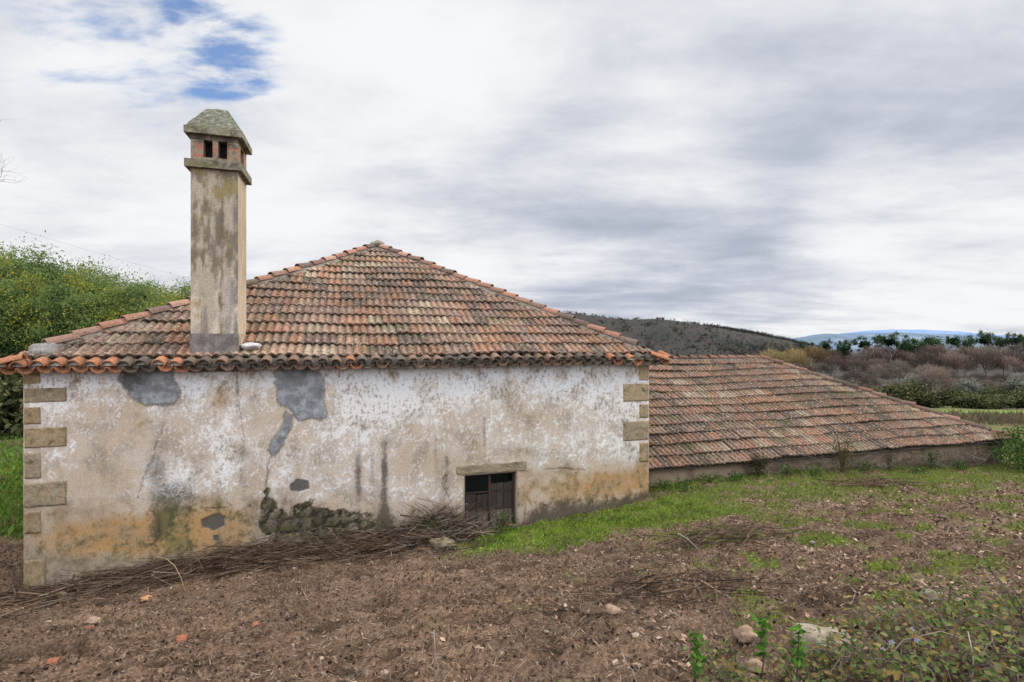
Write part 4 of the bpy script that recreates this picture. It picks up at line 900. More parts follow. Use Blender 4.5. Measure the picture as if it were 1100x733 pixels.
hill('far_hill', [760, 820, 838, 870, 885, 900, 930, 960, 985, 1020, 1060, 1110, 1200, 1400], [372, 369, 366, 360.5, 358.5, 359, 358, 357.5, 358.5, 359, 361, 364, 366, 368], 5200, 2600, c_far, 4, 1.2, 5)
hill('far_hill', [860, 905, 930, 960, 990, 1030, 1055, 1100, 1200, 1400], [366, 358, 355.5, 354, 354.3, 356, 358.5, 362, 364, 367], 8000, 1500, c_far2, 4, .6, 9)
# woods on the near hill
sel = np.argwhere((HV > .3) & (HV < 1.02) & (HX > 540) & (HX < 860)); wts = np.array([(.03 + 2.2 * ss(735, 800, HX[a, b]) * ss(.7, .98, HV[a, b]) + (1.0 if HV[a, b] > .985 and random.random() < .5 else 0) + .8 * ss(.62, .45, HV[a, b]) * ss(660, 800, HX[a, b]) + 1.3 * max(0, float(perlin(HX[a, b] * .09, HV[a, b] * 9, 77)) - .12)) for a, b in sel]); wts /= wts.sum()
pk = sel[rng.choice(len(sel), 3400, p=wts)]; Ps = []; Cs = []
for a, b in pk:
    p = HP[a, b] + np.array([rng.normal() * 3, 0, 0]); h = rng.uniform(2.0, 5) * (1.3 if HX[a, b] > 740 else 1); n = 14; pp = rng.normal(size=(n, 3)) * np.array([h * .22, h * .22, h * .26]) + p + np.array([0, 0, h * .5]); Ps.append(pp)
    base = np.array([.034, .040, .030]) if rng.random() < .6 else np.array([.050, .043, .035]); Cs.append(np.tile(base * rng.uniform(.7, 1.4), (n, 1)))
Ps = np.concatenate(Ps); Cs = np.concatenate(Cs); n = len(Ps); V, F, C = quads(Ps, rand_dir(n), rand_dir(n), rng.uniform(.9, 1.9, n), rng.uniform(.7, 1.3, n), Cs)
tag(link('hill_wood', make_mesh('hill_wood', V, F, M_LEAF, C)), 'scattered dark trees and woods covering the brown hill behind the roofs', 'woodland', kind='stuff')
# white house far up the hill
j = np.argmin((HX[0] - 724) ** 2); kk = 56; k_ = int(np.argmin(np.abs(HV[:, j] - .93))); hp = HP[k_, j]
m = MB(); wh_ = empty('white_house', tuple(hp + np.array([0, -4, 0]))); tag(wh_, 'tiny white house high up on the distant brown hill', 'house')
m.box(-6, -3, -2, 6, 3, 3.0, (.75, .75, .75)); m.build('wall', M_WALL, wh_)
m = MB(); m.add([(-6.3, -3.3, 3.05), (6.3, -3.3, 3.05), (6.3, 3.3, 3.05), (-6.3, 3.3, 3.05), (-6.3, 0, 4.4), (6.3, 0, 4.4)], [(0, 1, 5, 4), (2, 3, 4, 5), (1, 2, 5), (3, 0, 4)], (.45, .40, .38)); m.build('roof', M_WALL, wh_)

# ------------------------------------------------------------------ ground litter, brush and grass
def ground_px(X, Y, z0=1.5, z1=30):      # ground point seen at a photo position (march the ray)
    u = (X - 550) / 550; v = (Y - 368) / 550; z = z0
    while z < z1:
        if EYE - v * z < float(ground_z(u * z, z)): break
        z += .04
    return u * z, z
def scatter(n, x0, x1, y0, y1, dens):
    out = np.zeros((0, 2))
    while len(out) < n:
        p = np.stack([rng.uniform(x0, x1, 40000), y0 + (y1 - y0) * rng.random(40000) ** 1.3], -1); s, tt = w2loc(p[:, 0], p[:, 1])
        ok = (np.abs(p[:, 0]) < p[:, 1] * 1.12 + .8) & ~((s > -.02) & (tt > -.02) & (s < W)) & ~((s > W) & (tt > .66) & (s < W + 11.2)); p = p[ok]
        p = p[rng.random(len(p)) < dens(p[:, 0], p[:, 1])]; out = np.concatenate([out, p])
    return out[:n]
def loose(name, n, dens, ln, wd, pal, tilt, lift, label, cat, x0=-11, x1=16, y0=1.3, y1=13, mat=None, wr=None):
    p = scatter(n, x0, x1, y0, y1, dens); z = ground_z(p[:, 0], p[:, 1])
    a = rng.uniform(0, 2 * np.pi, n); el = rng.normal(size=n) * tilt; D = np.stack([np.cos(a) * np.cos(el), np.sin(a) * np.cos(el), np.sin(el)], -1)
    L = rng.uniform(*ln, n); N = np.array([0, 0, 1.]) + rng.normal(size=(n, 3)) * .35
    P = np.stack([p[:, 0], p[:, 1], z + lift + np.abs(np.sin(el)) * L * .45], -1); C = np.array(pal)[rng.integers(0, len(pal), n)] * rng.uniform(.7, 1.3, (n, 1))
    V, F, C = quads(P, D, N, L, rng.uniform(*wd, n) if wr is None else L * rng.uniform(*wr, n), C)
    tag(link(name, make_mesh(name, V, F, mat or M_LITTER, C)), label, cat, kind='stuff')
rightness = lambda x, y: ss(-1.5, 4.5, x + .7 * fbm(x * .6, y * .6, 61, 3))
bare = lambda x, y: 1 - .85 * grass_amount(x, y)
loose('straw_litter', 95000, lambda x, y: bare(x, y) * (.35 + .65 * ss(-.3, .3, fbm(x * 1.3, y * 1.3, 63, 3))), (.02, .10), (.003, .007), [(.165, .102, .064), (.10, .058, .036), (.22, .155, .105), (.05, .033, .023), (.06, .041, .029), (.12, .08, .055), (.29, .22, .155)], .3, .006, 'fine dry straw and broken stalks strewn over the brown soil', 'litter')
loose('soil_crumbs', 45000, lambda x, y: bare(x, y) * (.3 + .7 * ss(-.3, .2, fbm(x * 2.2, y * 2.2, 67, 3))), (.012, .05), None, [(.045, .029, .02), (.08, .046, .029), (.12, .072, .045), (.034, .023, .016), (.165, .112, .076)], .7, .004, 'dark crumbs of tilled brown earth covering the field', 'soil', wr=(.4, .8))
loose('dead_leaves', 17000, lambda x, y: bare(x, y) * (.025 + .975 * rightness(x, y) ** 1.6) * (.05 + .95 * ss(.0, .45, fbm(x * 1.3, y * 1.3, 65, 4))), (.015, .065), None, [(.25, .165, .11), (.19, .118, .075), (.32, .23, .165), (.15, .09, .06), (.27, .175, .12), (.11, .07, .05)], .35, .010, 'dry tan leaves and chips lying on the right half of the soil', 'leaves', wr=(.35, .7))
# grass
ng = 170000
p = scatter(ng, -14, 17, 1.5, 14.5, lambda x, y: grass_amount(x, y) ** 1.5); z = ground_z(p[:, 0], p[:, 1]); L = rng.uniform(.025, .075, ng) * np.exp(rng.normal(size=ng) * .38) * (1 + .35 * fbm(p[:, 0] * 2, p[:, 1] * 2, 71, 2)) * np.interp(grass_amount(p[:, 0], p[:, 1]), [0, .4, 1], [.5, .7, 1.15])
D = np.stack([rng.normal(size=ng) * .5, rng.normal(size=ng) * .5, np.ones(ng)], -1); s_, t_ = w2loc(p[:, 0], p[:, 1]); tone = fbm(p[:, 0] * 2.2, p[:, 1] * 2.2, 73, 3)
Cg = np.array([.175, .265, .038]) * rng.uniform(.5, 1.35, (ng, 1)) * (.68 + .5 * ss(-.4, .1, tone)[:, None]); Cg = Cg * (1 - ss(.0, .5, tone)[:, None] * .6) + np.array([.21, .21, .06]) * ss(.0, .5, tone)[:, None] * .6
ol = (ss(9.0, 12.0, s_) * .75 + .25 * ss(1.0, 2.0, -t_))[:, None]; Cg = Cg * (1 - ol) + ol * np.array([.165, .20, .05]) * rng.uniform(.5, 1.5, (ng, 1))
bro = (rng.random(ng) < np.interp(grass_amount(p[:, 0], p[:, 1]), [0, 1], [.35, .10])); Cg[bro] = np.array([.16, .15, .06]) * rng.uniform(.7, 1.3, (bro.sum(), 1))
wide = rng.random(ng) < .45; L = np.where(wide, np.minimum(L, .06), np.minimum(L, .16)); P = np.stack([p[:, 0], p[:, 1], z + L * .42], -1)
D[wide] += rng.normal(size=(wide.sum(), 3)) * .8
V, F, C = quads(P, D, rng.normal(size=(ng, 3)) + np.array([0, -.4, .6]), L, np.where(wide, L * .38, rng.uniform(.006, .012, ng)), Cg)
tag(link('grass', make_mesh('grass', V, F, M_GRASS, C)), 'bright green grass and clover growing below the wall and beside the outbuilding', 'grass', kind='stuff')

nb_ = 42000; p = np.stack([rng.uniform(-30, -7.5, nb_), 9.3 + 17 * rng.random(nb_) ** 1.4], -1); sb, tb = w2loc(p[:, 0], p[:, 1]); okb = (np.abs(p[:, 0]) < p[:, 1] * 1.1) & (sb < -.2) & (tb > 2.4 + .6 * fbm(p[:, 0] * 1.5, p[:, 1] * 1.5, 83, 3)); p = p[okb]; nb_ = len(p); Lb = rng.uniform(.08, .26, nb_); tnb = fbm(p[:, 0] * .9, p[:, 1] * .9, 85, 3)
Cb = np.array([.105, .17, .035]) * rng.uniform(.55, 1.4, (nb_, 1)); Cb[tnb > .22] = np.array([.17, .15, .07]) * rng.uniform(.6, 1.2, ((tnb > .22).sum(), 1))
V, F, C = quads(np.stack([p[:, 0], p[:, 1], ground_z(p[:, 0], p[:, 1]) + Lb * .4], -1), np.stack([rng.normal(size=nb_) * .6, rng.normal(size=nb_) * .6, np.ones(nb_)], -1), rng.normal(size=(nb_, 3)) + np.array([0, -.4, .6]), Lb, Lb * rng.uniform(.12, .35, nb_), Cb)
tag(link('grass', make_mesh('grass', V, F, M_GRASS, C)), 'rough green meadow grass behind the left corner of the farmhouse', 'grass', kind='stuff')
nv_ = 26000; p = np.stack([rng.uniform(22, 62, nv_), rng.uniform(30, 58, nv_)], -1); den_ = fbm(p[:, 0] * .12, p[:, 1] * .22, 87, 4); p = p[(den_ + rng.normal(size=nv_) * .08 > -.12) & ((p[:, 1] < 44.5) | ((p[:, 1] > 54) & (den_ > .1)))]; nv_ = len(p); Lv = rng.uniform(.3, .9, nv_)
V, F, C = quads(np.stack([p[:, 0], p[:, 1], ground_z(p[:, 0], p[:, 1]) + Lv * .4], -1), np.stack([rng.normal(size=nv_) * .5, rng.normal(size=nv_) * .5, np.ones(nv_)], -1), rand_dir(nv_), Lv, Lv * rng.uniform(.05, .12, nv_), np.array([(.12, .085, .07), (.085, .062, .05), (.15, .125, .075), (.10, .11, .045)])[rng.integers(0, 4, nv_)] * rng.uniform(.7, 1.25, (nv_, 1)))
tag(link('dry_brush', make_mesh('dry_brush', V, F, M_LEAF, C)), 'brown and purple dry brush covering the near valley field', 'brush', kind='stuff')
def twigs(name, n, place, ln, rad, pal, label, cat, flat=.25, curve=.35, kind='stuff', mat=None, dirv=None):
    m = MB()
    for i in range(n):
        x, y, h = place(); a = random.uniform(0, 2 * math.pi) if dirv is None else dirv(); L = random.uniform(*ln); el = random.gauss(0, flat)
        d = Vector((math.cos(a) * math.cos(el), math.sin(a) * math.cos(el), math.sin(el))); p = Vector((x, y, 0)); pts = []; k = 6; bend = Vector((random.gauss(0, curve), random.gauss(0, curve), random.gauss(0, curve * .6)))
        for j in range(k):
            f = j / (k - 1) - .5; q_ = p + d * (L * f) + bend * (L * (f * f - .08)) + Vector((random.gauss(0, .008), random.gauss(0, .008), random.gauss(0, .008)))
            gz0 = float(ground_base(q_.x, q_.y)) + EYE; q_.z = max(gz0 + .012, gz0 + h + d.z * L * f + bend.z * L * (f * f)); s1, t1 = w2loc(q_.x, q_.y)
            if s1 > -.02 and t1 > -.06 and s1 < W: q_.x -= -ST * (t1 + .06); q_.y -= CT * (t1 + .06)
            pts.append(q_)
        r = random.uniform(*rad) * (2.2 if random.random() < .05 else 1); c = np.array(random.choice(pal)) * random.uniform(.7, 1.3)
        m.tube(pts, [r * (1 - .6 * j / (k - 1)) for j in range(k)], c, 3, False)
    o = m.build(name, mat or M_TWIG); tag(o, label, cat, kind=kind); return o
brown = [(.075, .045, .028), (.045, .027, .018), (.12, .078, .05), (.03, .019, .014), (.17, .12, .082)]
grey = [(.15, .122, .098), (.09, .07, .053), (.22, .185, .15), (.05, .037, .028), (.07, .055, .038)]
def along_wall():
    s = random.uniform(-.3, 6.3); hgt = .10 + .28 * math.exp(-((s - 2.6) / 1.7) ** 2) + .18 * math.exp(-((s - 5.2) / 1.1) ** 2)
    d = abs(random.gauss(0, .38)) + .06; f = max(0, 1 - d / .95); x, y = loc2w(s, -d); return x, y, random.uniform(0, hgt * f + .03)
wall_dir = lambda: TH + random.gauss(0, .75) + (math.pi if random.random() < .5 else 0)
twigs('brush_bank', 2400, along_wall, (.3, 1.2), (.002, .006), brown, 'long bank of dead brown twigs heaped along the foot of the farmhouse wall', 'brushwood', .16, .22, dirv=wall_dir)
def left_corner():
    s = random.gauss(.0, .7); d = abs(random.gauss(0.1, .6)); x, y = loc2w(s, -d); return x, y, random.uniform(0, .10)
twigs('brush_bank', 320, left_corner, (.3, .9), (.003, .007), brown, 'thin scatter of dead twigs round the left corner of the farmhouse', 'brushwood', .15, .35)
sW, _ = wall_at(474, 560)
def heap():
    a = random.gauss(0, .48); d = abs(random.gauss(.1, .42)) + .05; hh = .55 * math.exp(-(a / .7) ** 2) * max(0, 1 - d / 1.15); x, y = loc2w(min(sW - .1 + a, sW + .55), -d); return x, y, random.uniform(.0, hh + .05)
twigs('brush_heap', 1000, heap, (.3, 1.2), (.002, .007), grey + brown, 'tangled heap of grey cut branches piled under the window', 'brushwood', .28, .5)
def debris(): 
    x0, y0 = DP; return x0 + random.gauss(0, .42), y0 + random.gauss(0, .26), random.uniform(0, .16)
for (X, Y, nm) in ((782, 582, 'small mound of dead vine stems on the soil right of the grass'), (935, 524, 'low line of dead stems in front of the outbuilding'), (700, 640, 'loose scatter of dark stalks on the bare middle ground')):
    DP = ground_px(X, Y); twigs('vine_mound', 260, debris, (.2, .7), (.003, .006), brown, nm, 'brushwood', .15, .3)
DPL = [ground_px(X, Y) for (X, Y) in ((300, 690), (120, 680), (520, 660), (640, 700), (420, 640), (880, 610), (980, 600), (1040, 560), (560, 625), (210, 660), (60, 710), (460, 715))]
def wide(): 
    x0, y0 = random.choice(DPL); return x0 + random.gauss(0, .7), y0 + random.gauss(0, .5), random.uniform(0, .03)
twigs('stalk_litter', 1300, wide, (.06, .28), (.0015, .0032), brown + [(.22, .16, .11)], 'dry stalks lying flat across the tilled brown soil', 'litter', .06, .3)
def annfoot():
    s = W + random.uniform(3, 11.2); x, y = loc2w(s, .62 - abs(random.gauss(0, .15))); return x, y, random.uniform(0, .42) 
twigs('dead_bramble', 420, annfoot, (.3, 1.0), (.0025, .006), grey, 'grey dead bramble stems tangled against the low outbuilding wall', 'brushwood', .6, .5)

# ------------------------------------------------------------------ weeds, shrubs, brambles, stones
def leafy(nleaf, R, c0, leaf, cols, wr=.5, up_=.3, seed=0):
    d = rand_dir(nleaf) * np.array(R) * (rng.random((nleaf, 1)) ** .5) + np.array(c0); f = rng.random((nleaf, 1)); C = np.array(cols)[rng.integers(0, len(cols), nleaf)] * rng.uniform(.65, 1.3, (nleaf, 1))
    ln = leaf * rng.uniform(.6, 1.3, nleaf); D = rand_dir(nleaf) + np.array([0, 0, up_]); return quads(d, D, rand_dir(nleaf) + np.array([0, 0, 1.0]), ln, ln * wr, C)
def shrub(name, x, y, R, h, n, leaf, cols, label, cat='shrub', stemc=(.08, .06, .045), ns=9, wr=.5):
    e = empty(name, (x, y, float(ground_z(x, y)))); tag(e, label, cat); m = MB()
    for i in range(ns):
        a = random.uniform(0, 6.28); r = random.uniform(.2, .9); m.tube([(0, 0, -.05), (math.cos(a) * R * r * .4, math.sin(a) * R * r * .4, h * .45), (math.cos(a) * R * r, math.sin(a) * R * r, h * random.uniform(.7, 1.0))], [.008, .006, .003], stemc, 4)
    m.build('stem', M_TWIG, e); V, F, C = leafy(n, (R, R, h * .5), (0, 0, h * .52), leaf, cols, wr); link('foliage', make_mesh('foliage', V, F, M_LEAF, C), e); return e
greens = [(.045, .08, .02), (.03, .055, .016), (.07, .11, .03)]; olive_ = [(.08, .085, .03), (.05, .055, .022), (.12, .11, .045)]; vivid = [(.06, .14, .02), (.09, .19, .03), (.04, .09, .018)]
def ann_pt(X, tt=.35):
    u = (X - 550) / 550; s = (-PL[0] + tt * ST + u * (PL[1] + tt * CT)) / (CT - u * ST); return loc2w(s, tt)
x, y = ann_pt(815); shrub('wall_shrub', x, y, .22, .62, 420, .05, [(.03, .035, .014), (.05, .05, .02), (.02, .022, .01)], 'small dark bush growing against the outbuilding wall')
x, y = ann_pt(905); shrub('wall_shrub', x, y, .30, .98, 420, .05, [(.14, .13, .045), (.08, .085, .03), (.10, .075, .04)], 'yellowish straggly bush rising over the outbuilding eave', ns=16)
x, y = ann_pt(955); shrub('wall_shrub', x, y, .16, .5, 160, .05, olive_, 'thin ivy clump climbing the outbuilding wall near its middle')
x, y = ann_pt(1002); shrub('wall_shrub', x, y, .22, .55, 260, .05, greens, 'dark ivy clump at the right part of the outbuilding wall')
x, y = ann_pt(1102, .1); shrub('ivy_bush', x, y, .75, 1.1, 2600, .075, greens, 'dense green ivy bush at the right end of the outbuilding')
x, y = ann_pt(1112, -.8); shrub('ivy_bush', x, y, .8, .8, 2200, .06, greens + vivid[:1], 'bright green leafy bush at the right edge of the photo')
for i, X in enumerate((712, 735, 762, 790, 845, 875, 930, 985, 1030)):
    x, y = ann_pt(X, .25 + random.uniform(-.25, .2)); e = shrub('weed_tuft', x, y, random.uniform(.16, .3), random.uniform(.2, .35), 190, .05, vivid + greens, 'low green weed tuft at the foot of the outbuilding wall', 'weed', ns=5); tag(e, group='weed tufts along the outbuilding')
# weeds at window foot
for X, tt, lab in ((540, -.28, 'leafy weeds growing in front of the window boards'), (466, -.40, 'green leaves showing among the grey cut branches')):
    u = (X - 550) / 550; s = (-PL[0] + tt * ST + u * (PL[1] + tt * CT)) / (CT - u * ST); x, y = loc2w(s, tt); shrub('weed_tuft', x, y, .28, .42, 350, .045, greens + olive_[:1], lab, 'weed')

# foreground brambles: arching canes with leaves
def leaf_pts(m, pts, cols, leaf, every=1, spread=.05):
    V = []; n = 0
    P = []; D = []
    for i in range(1, len(pts)):
        for k in range(every):
            f = random.random(); p = pts[i - 1].lerp(pts[i], f); P.append(p + Vector((random.gauss(0, spread), random.gauss(0, spread), random.gauss(0, spread)))); D.append((random.gauss(0, 1), random.gauss(0, 1), random.gauss(0, .6)))
    return P, D
def bramble(name, x, y, h, reach, nst, leaf, cols, label, group=None, per=5, stemc=(.10, .075, .06), cat='bramble'):
    e = empty(name, (x, y, float(ground_z(x, y)))); tag(e, label, cat, group); m = MB(); P = []; D = []
    for i in range(nst):
        a = random.uniform(0, 6.28); rr = reach * random.uniform(.4, 1.1); hh = h * random.uniform(.6, 1.1); pts = []
        for k in range(9):
            f = k / 8; pts.append(Vector((math.cos(a) * rr * f + random.gauss(0, .012), math.sin(a) * rr * f + random.gauss(0, .012), hh * (f * 2.0 - f * f * 1.35) + random.gauss(0, .01))))
        m.tube(pts, [.0055 * (1 - .55 * k / 8) for k in range(9)], np.array(stemc) * random.uniform(.7, 1.5), 4)
        p_, d_ = leaf_pts(m, pts[2:], cols, leaf, per); P += p_; D += d_
    m.build('stem', M_TWIG, e); n = len(P); P = np.array([tuple(v) for v in P]); D = np.array(D); ln = leaf * rng.uniform(.6, 1.3, n)
    C = np.array(cols)[rng.integers(0, len(cols), n)] * rng.uniform(.7, 1.3, (n, 1))
    N = rand_dir(n) * .7 + np.array([0, -.2, 1.0]); D = D / np.linalg.norm(D, axis=1, keepdims=True); S_ = np.cross(D, N); S_ /= np.linalg.norm(S_, axis=1, keepdims=True); N = np.cross(S_, D)
    # six-point folded leaf
    l2 = ln[:, None]; V = np.stack([P, P + D * l2 * .35 + S_ * l2 * .30 + N * l2 * .06, P + D * l2 * .75 + S_ * l2 * .20 + N * l2 * .03, P + D * l2 - N * l2 * .08, P + D * l2 * .75 - S_ * l2 * .20 + N * l2 * .03, P + D * l2 * .35 - S_ * l2 * .30 + N * l2 * .06], 1).reshape(-1, 3)
    b = np.arange(n)[:, None] * 6; F = np.concatenate([b + np.array([[0, 1, 2, 3]]), b + np.array([[0, 3, 4, 5]])]); link('leaves', make_mesh('leaves', V, F, M_LEAF, np.repeat(C, 6, 0)), e); return e
bcols = [(.09, .125, .04), (.13, .155, .055), (.06, .085, .03), (.17, .16, .07), (.11, .15, .05), (.22, .18, .06), (.20, .13, .05)]
for i, (X, Y) in enumerate(((930, 715), (965, 690), (1000, 720), (1040, 700), (1075, 690), (1090, 725), (1020, 665), (960, 730), (1060, 740), (1095, 655), (905, 735), (1005, 690), (985, 745), (1030, 740), (1100, 700), (1075, 670))):
    x, y = ground_px(X, Y + 12); bramble('bramble', x, y, random.uniform(.22, .42), random.uniform(.28, .5), 7, .038, bcols, 'low bramble with arching canes in the lower right corner of the field', 'brambles in the lower right corner', per=3)
for i, (X, Y) in enumerate(((842, 728), (800, 735), (880, 728), (770, 738), (900, 712))):
    x, y = ground_px(X, Y + 8); bramble('bramble', x, y, random.uniform(.12, .2), random.uniform(.16, .25), 6, .034, bcols, 'small creeping bramble close beside the pale flat rock', 'creeping brambles beside the rock', per=4)
for (X, Y, h, lab) in ((748, 740, .30, 'upright sapling with glossy bright green leaves at the bottom edge'), (818, 742, .36, 'dark thin sapling with few green leaves left of the rock'), (857, 745, .34, 'dark stemmed sapling with leaf tuft right in front of the rock')):
    x, y = ground_px(X, Y); e = empty('sapling', (x, y, float(ground_z(x, y)))); tag(e, lab, 'sapling'); m = MB(); pts = [Vector((random.gauss(0, .008), random.gauss(0, .008), h * k / 6)) for k in range(7)]
    m.tube(pts, [.006 - .0005 * k for k in range(7)], (.06, .05, .04), 5); m.build('stem', M_TWIG, e); n = 46 if X == 748 else 34; f = rng.uniform(.4 if X > 748 else .2, 1.05, n); P = np.stack([rng.normal(size=n) * .018, rng.normal(size=n) * .018, f * h], -1)
    V, F, C = quads(P + np.array([0, 0, .01]), np.stack([rng.normal(size=n), rng.normal(size=n), rng.uniform(.2, 1, n)], -1), rand_dir(n) + np.array([0, -1, .5]), rng.uniform(.05, .085, n), rng.uniform(.018, .03, n), np.array(vivid)[rng.integers(0, 3, n)]); link('leaves', make_mesh('leaves', V, F, M_LEAF, C), e)
# small pale flowers
m = MB(); x, y = ground_px(978, 728)
for i, (dx, dy, dz_) in enumerate(((0, 0, .26), (.05, .02, .22), (-.09, .03, .2), (-.16, .01, .18))):
    e = empty('periwinkle', (x + dx, y + dy, float(ground_z(x + dx, y + dy)))); tag(e, 'small pale lilac flower on a thin stem among the lower right brambles', 'flower', 'lilac flowers among the brambles')
    m = MB(); m.tube([(0, 0, -.02), (.01, 0, dz_ * .5), (0, 0, dz_)], [.002, .002, .0015], (.06, .08, .03), 4); m.build('stem', M_TWIG, e); m = MB()
    for k in range(5):
        a = k * 2 * math.pi / 5; d = Vector((math.cos(a), -.3, math.sin(a))); sd = Vector((-math.sin(a), 0, math.cos(a))); c = Vector((0, 0, dz_)); m.add([c, c + d * .012 + sd * .008, c + d * .024, c + d * .012 - sd * .008], [(0, 1, 2, 3)], (.46, .45, .56))
    m.build('petals', M_LEAF, e)
# single dry canes
def cane(pts_px, r, col, label, name='dry_cane', heights=None):
    pts = []; X0, Y0 = pts_px[0]; bx, by = ground_px(X0, Y0)
    for (X, Y) in pts_px:
        u = (X - 550) / 550; yy = by; pts.append(Vector((u * yy, yy + random.gauss(0, .02), EYE - (Y - 368) / 550 * yy)))
    pts[0].z -= .03; m = MB(); k = len(pts); m.tube(pts, [r * (1 - .5 * i / (k - 1)) for i in range(k)], col, 5); tag(m.build(name, M_TWIG, None, True), label, 'cane')
cane([(468, 742), (470, 720), (468, 700), (466, 677)], .005, (.26, .23, .21), 'single grey upright stem standing at the bottom centre')
cane([(945, 745), (948, 712), (975, 690), (1010, 678), (1045, 690), (1065, 705)], .005, (.22, .17, .14), 'arching tan cane looping over the brambles in the lower right')
cane([(1043, 752), (1048, 720), (1046, 700), (1042, 680)], .005, (.40, .36, .30), 'pale broken upright stalk among the brambles')
cane([(1012, 745), (1022, 705), (1030, 668), (1037, 650)], .004, (.09, .07, .06), 'dark slanting stalk rising from the brambles')
cane([(690, 745), (680, 722), (672, 710), (668, 700)], .004, (.34, .30, .27), 'short pale forked twig near the bottom centre')
cane([(545, 748), (556, 722), (566, 708)], .0035, (.30, .26, .22), 'thin pale twig leaning right at the bottom edge')
cane([(795, 735), (790, 690), (783, 668), (776, 655)], .004, (.12, .09, .06), 'dark slanting stem with bare top left of the pale rock')
cane([(757, 600), (748, 588), (738, 578), (728, 573)], .006, (.34, .31, .28), 'curved pale twig lying by the dead vine mound')
cane([(200, 640), (194, 622), (188, 608), (178, 600), (168, 598)], .006, (.30, .21, .12), 'tan bent stalk sticking out of the twig bank by the wall')
for i, (X, Y) in enumerate(((905, 742), (922, 720), (938, 738), (958, 700), (975, 742), (992, 706), (1003, 730), (1020, 745), (1035, 712), (1052, 735), (1062, 690), (1072, 742), (1085, 708), (1094, 735), (862, 735), (835, 742))):
    hh = random.uniform(30, 75); lx = random.uniform(-22, 22); cane([(X, Y + 10), (X + lx * .3, Y - hh * .35), (X + lx * .6, Y - hh * .7), (X + lx * 1.2, Y - hh)], random.uniform(.002, .0035), random.choice([(.08, .06, .045), (.13, .10, .075), (.05, .06, .03), (.24, .20, .16)]), 'thin dry weed stem standing among the lower right brambles'); o_ = bpy.context.scene.collection.objects[-1]; o_['group'] = 'dry weed stems among the brambles'
# rocks
def rock(name, X, Y, r, col, label, cat='rock', seed=1, group=None, sub=3, sink=.25):
    x, y = ground_px(X, Y); bm = bmesh.new(); bmesh.ops.create_icosphere(bm, subdivisions=sub, radius=1)
    for v in bm.verts:
        n = float(fbm(np.array(v.co.x * 1.3 + seed * 3.1), np.array(v.co.y * 1.3 + v.co.z * 1.7), seed, 4)); v.co *= 1 + .45 * n + .10 * float(fbm(np.array(v.co.x * 4 + seed), np.array(v.co.y * 4 + v.co.z * 5), seed, 3))
        v.co = Vector((v.co.x * r[0], v.co.y * r[1], max(-.5, v.co.z) * r[2]))
    V = [tuple(v.co) for v in bm.verts]; F = [[v.index for v in f.verts] for f in bm.faces]; bm.free()
    o = link(name, make_mesh(name, V, F, M_ROCK, np.tile(np.array(col), (len(V), 1)), sub > 2)); o.location = (x, y, float(ground_z(x, y)) + r[2] * sink); o.rotation_euler = (random.gauss(0, .1), random.gauss(0, .1), random.uniform(-.4, .4)); tag(o, label, cat, group); return o
rock('rock', 887, 700, (.22, .13, .10), (.25, .21, .155), 'largest pale flat rock half buried among the lower right weeds', seed=3)
rock('rock', 803, 686, (.10, .07, .06), (.25, .17, .115), 'tan stone lying left of the largest pale rock', seed=5)
rock('rock', 812, 720, (.06, .05, .04), (.27, .19, .13), 'small tan stone just below the tan stone at the bottom', seed=6)
rock('rock', 476, 588, (.20, .14, .10), (.17, .14, .09), 'brown block of stone at the foot of the branch heap', seed=8)
rock('rock', 658, 659, (.075, .05, .045), (.28, .19, .125), 'tan stone alone on the bare soil right of centre', seed=9)
rock('rock', 1000, 645, (.09, .06, .05), (.19, .165, .125), 'pale cream stone at the upper edge of the brambles', seed=10)
rock('rock', 67, 648, (.07, .05, .09), (.20, .16, .10), 'brown upright stone by the left corner twigs', seed=11)
rock('rock', 157, 645, (.07, .05, .035), (.33, .18, .09), 'orange stone lying in front of the twig bank', seed=12)
rock('rock', 100, 670, (.08, .06, .04), (.27, .185, .13), 'pinkish stone on the soil left of the furrow', seed=13)
for i in range(38):
    X = random.uniform(560, 1100) if random.random() < .8 else random.uniform(20, 560); Y = random.uniform(540, 725) if X > 560 else random.uniform(640, 730)
    r = random.uniform(.010, .026); rock('pebble', X, Y, (r * 1.4, r, r * .7), random.choice([(.28, .20, .14), (.24, .16, .11), (.20, .165, .13), (.33, .26, .20)]), 'small pale stone chip lying on the brown field', 'stone', seed=i + 20, group='stone chips on the field', sub=2, sink=.3)
for i, (X, Y) in enumerate(((97, 675), (275, 672), (195, 691), (58, 710), (945, 682))):
    x, y = ground_px(X, Y); m = MB(); r = random.uniform(.025, .045)
    m.barrel((0, -r, 0), (0, r, .01), (0, 0, 1), r * 1.3, r * 1.1, np.array((.27, .10, .055)) * random.uniform(.7, 1.0), 4, 95, .010)
    o = m.build('tile_fragment', M_EAVE); o.location = (x, y, float(ground_z(x, y)) - r * .75); o.rotation_euler = (random.gauss(0, .2), random.gauss(0, .3), random.uniform(0, 3)); tag(o, 'broken bit of orange roof tile on the bare soil', 'tile fragment', 'broken roof tile bits on the soil')

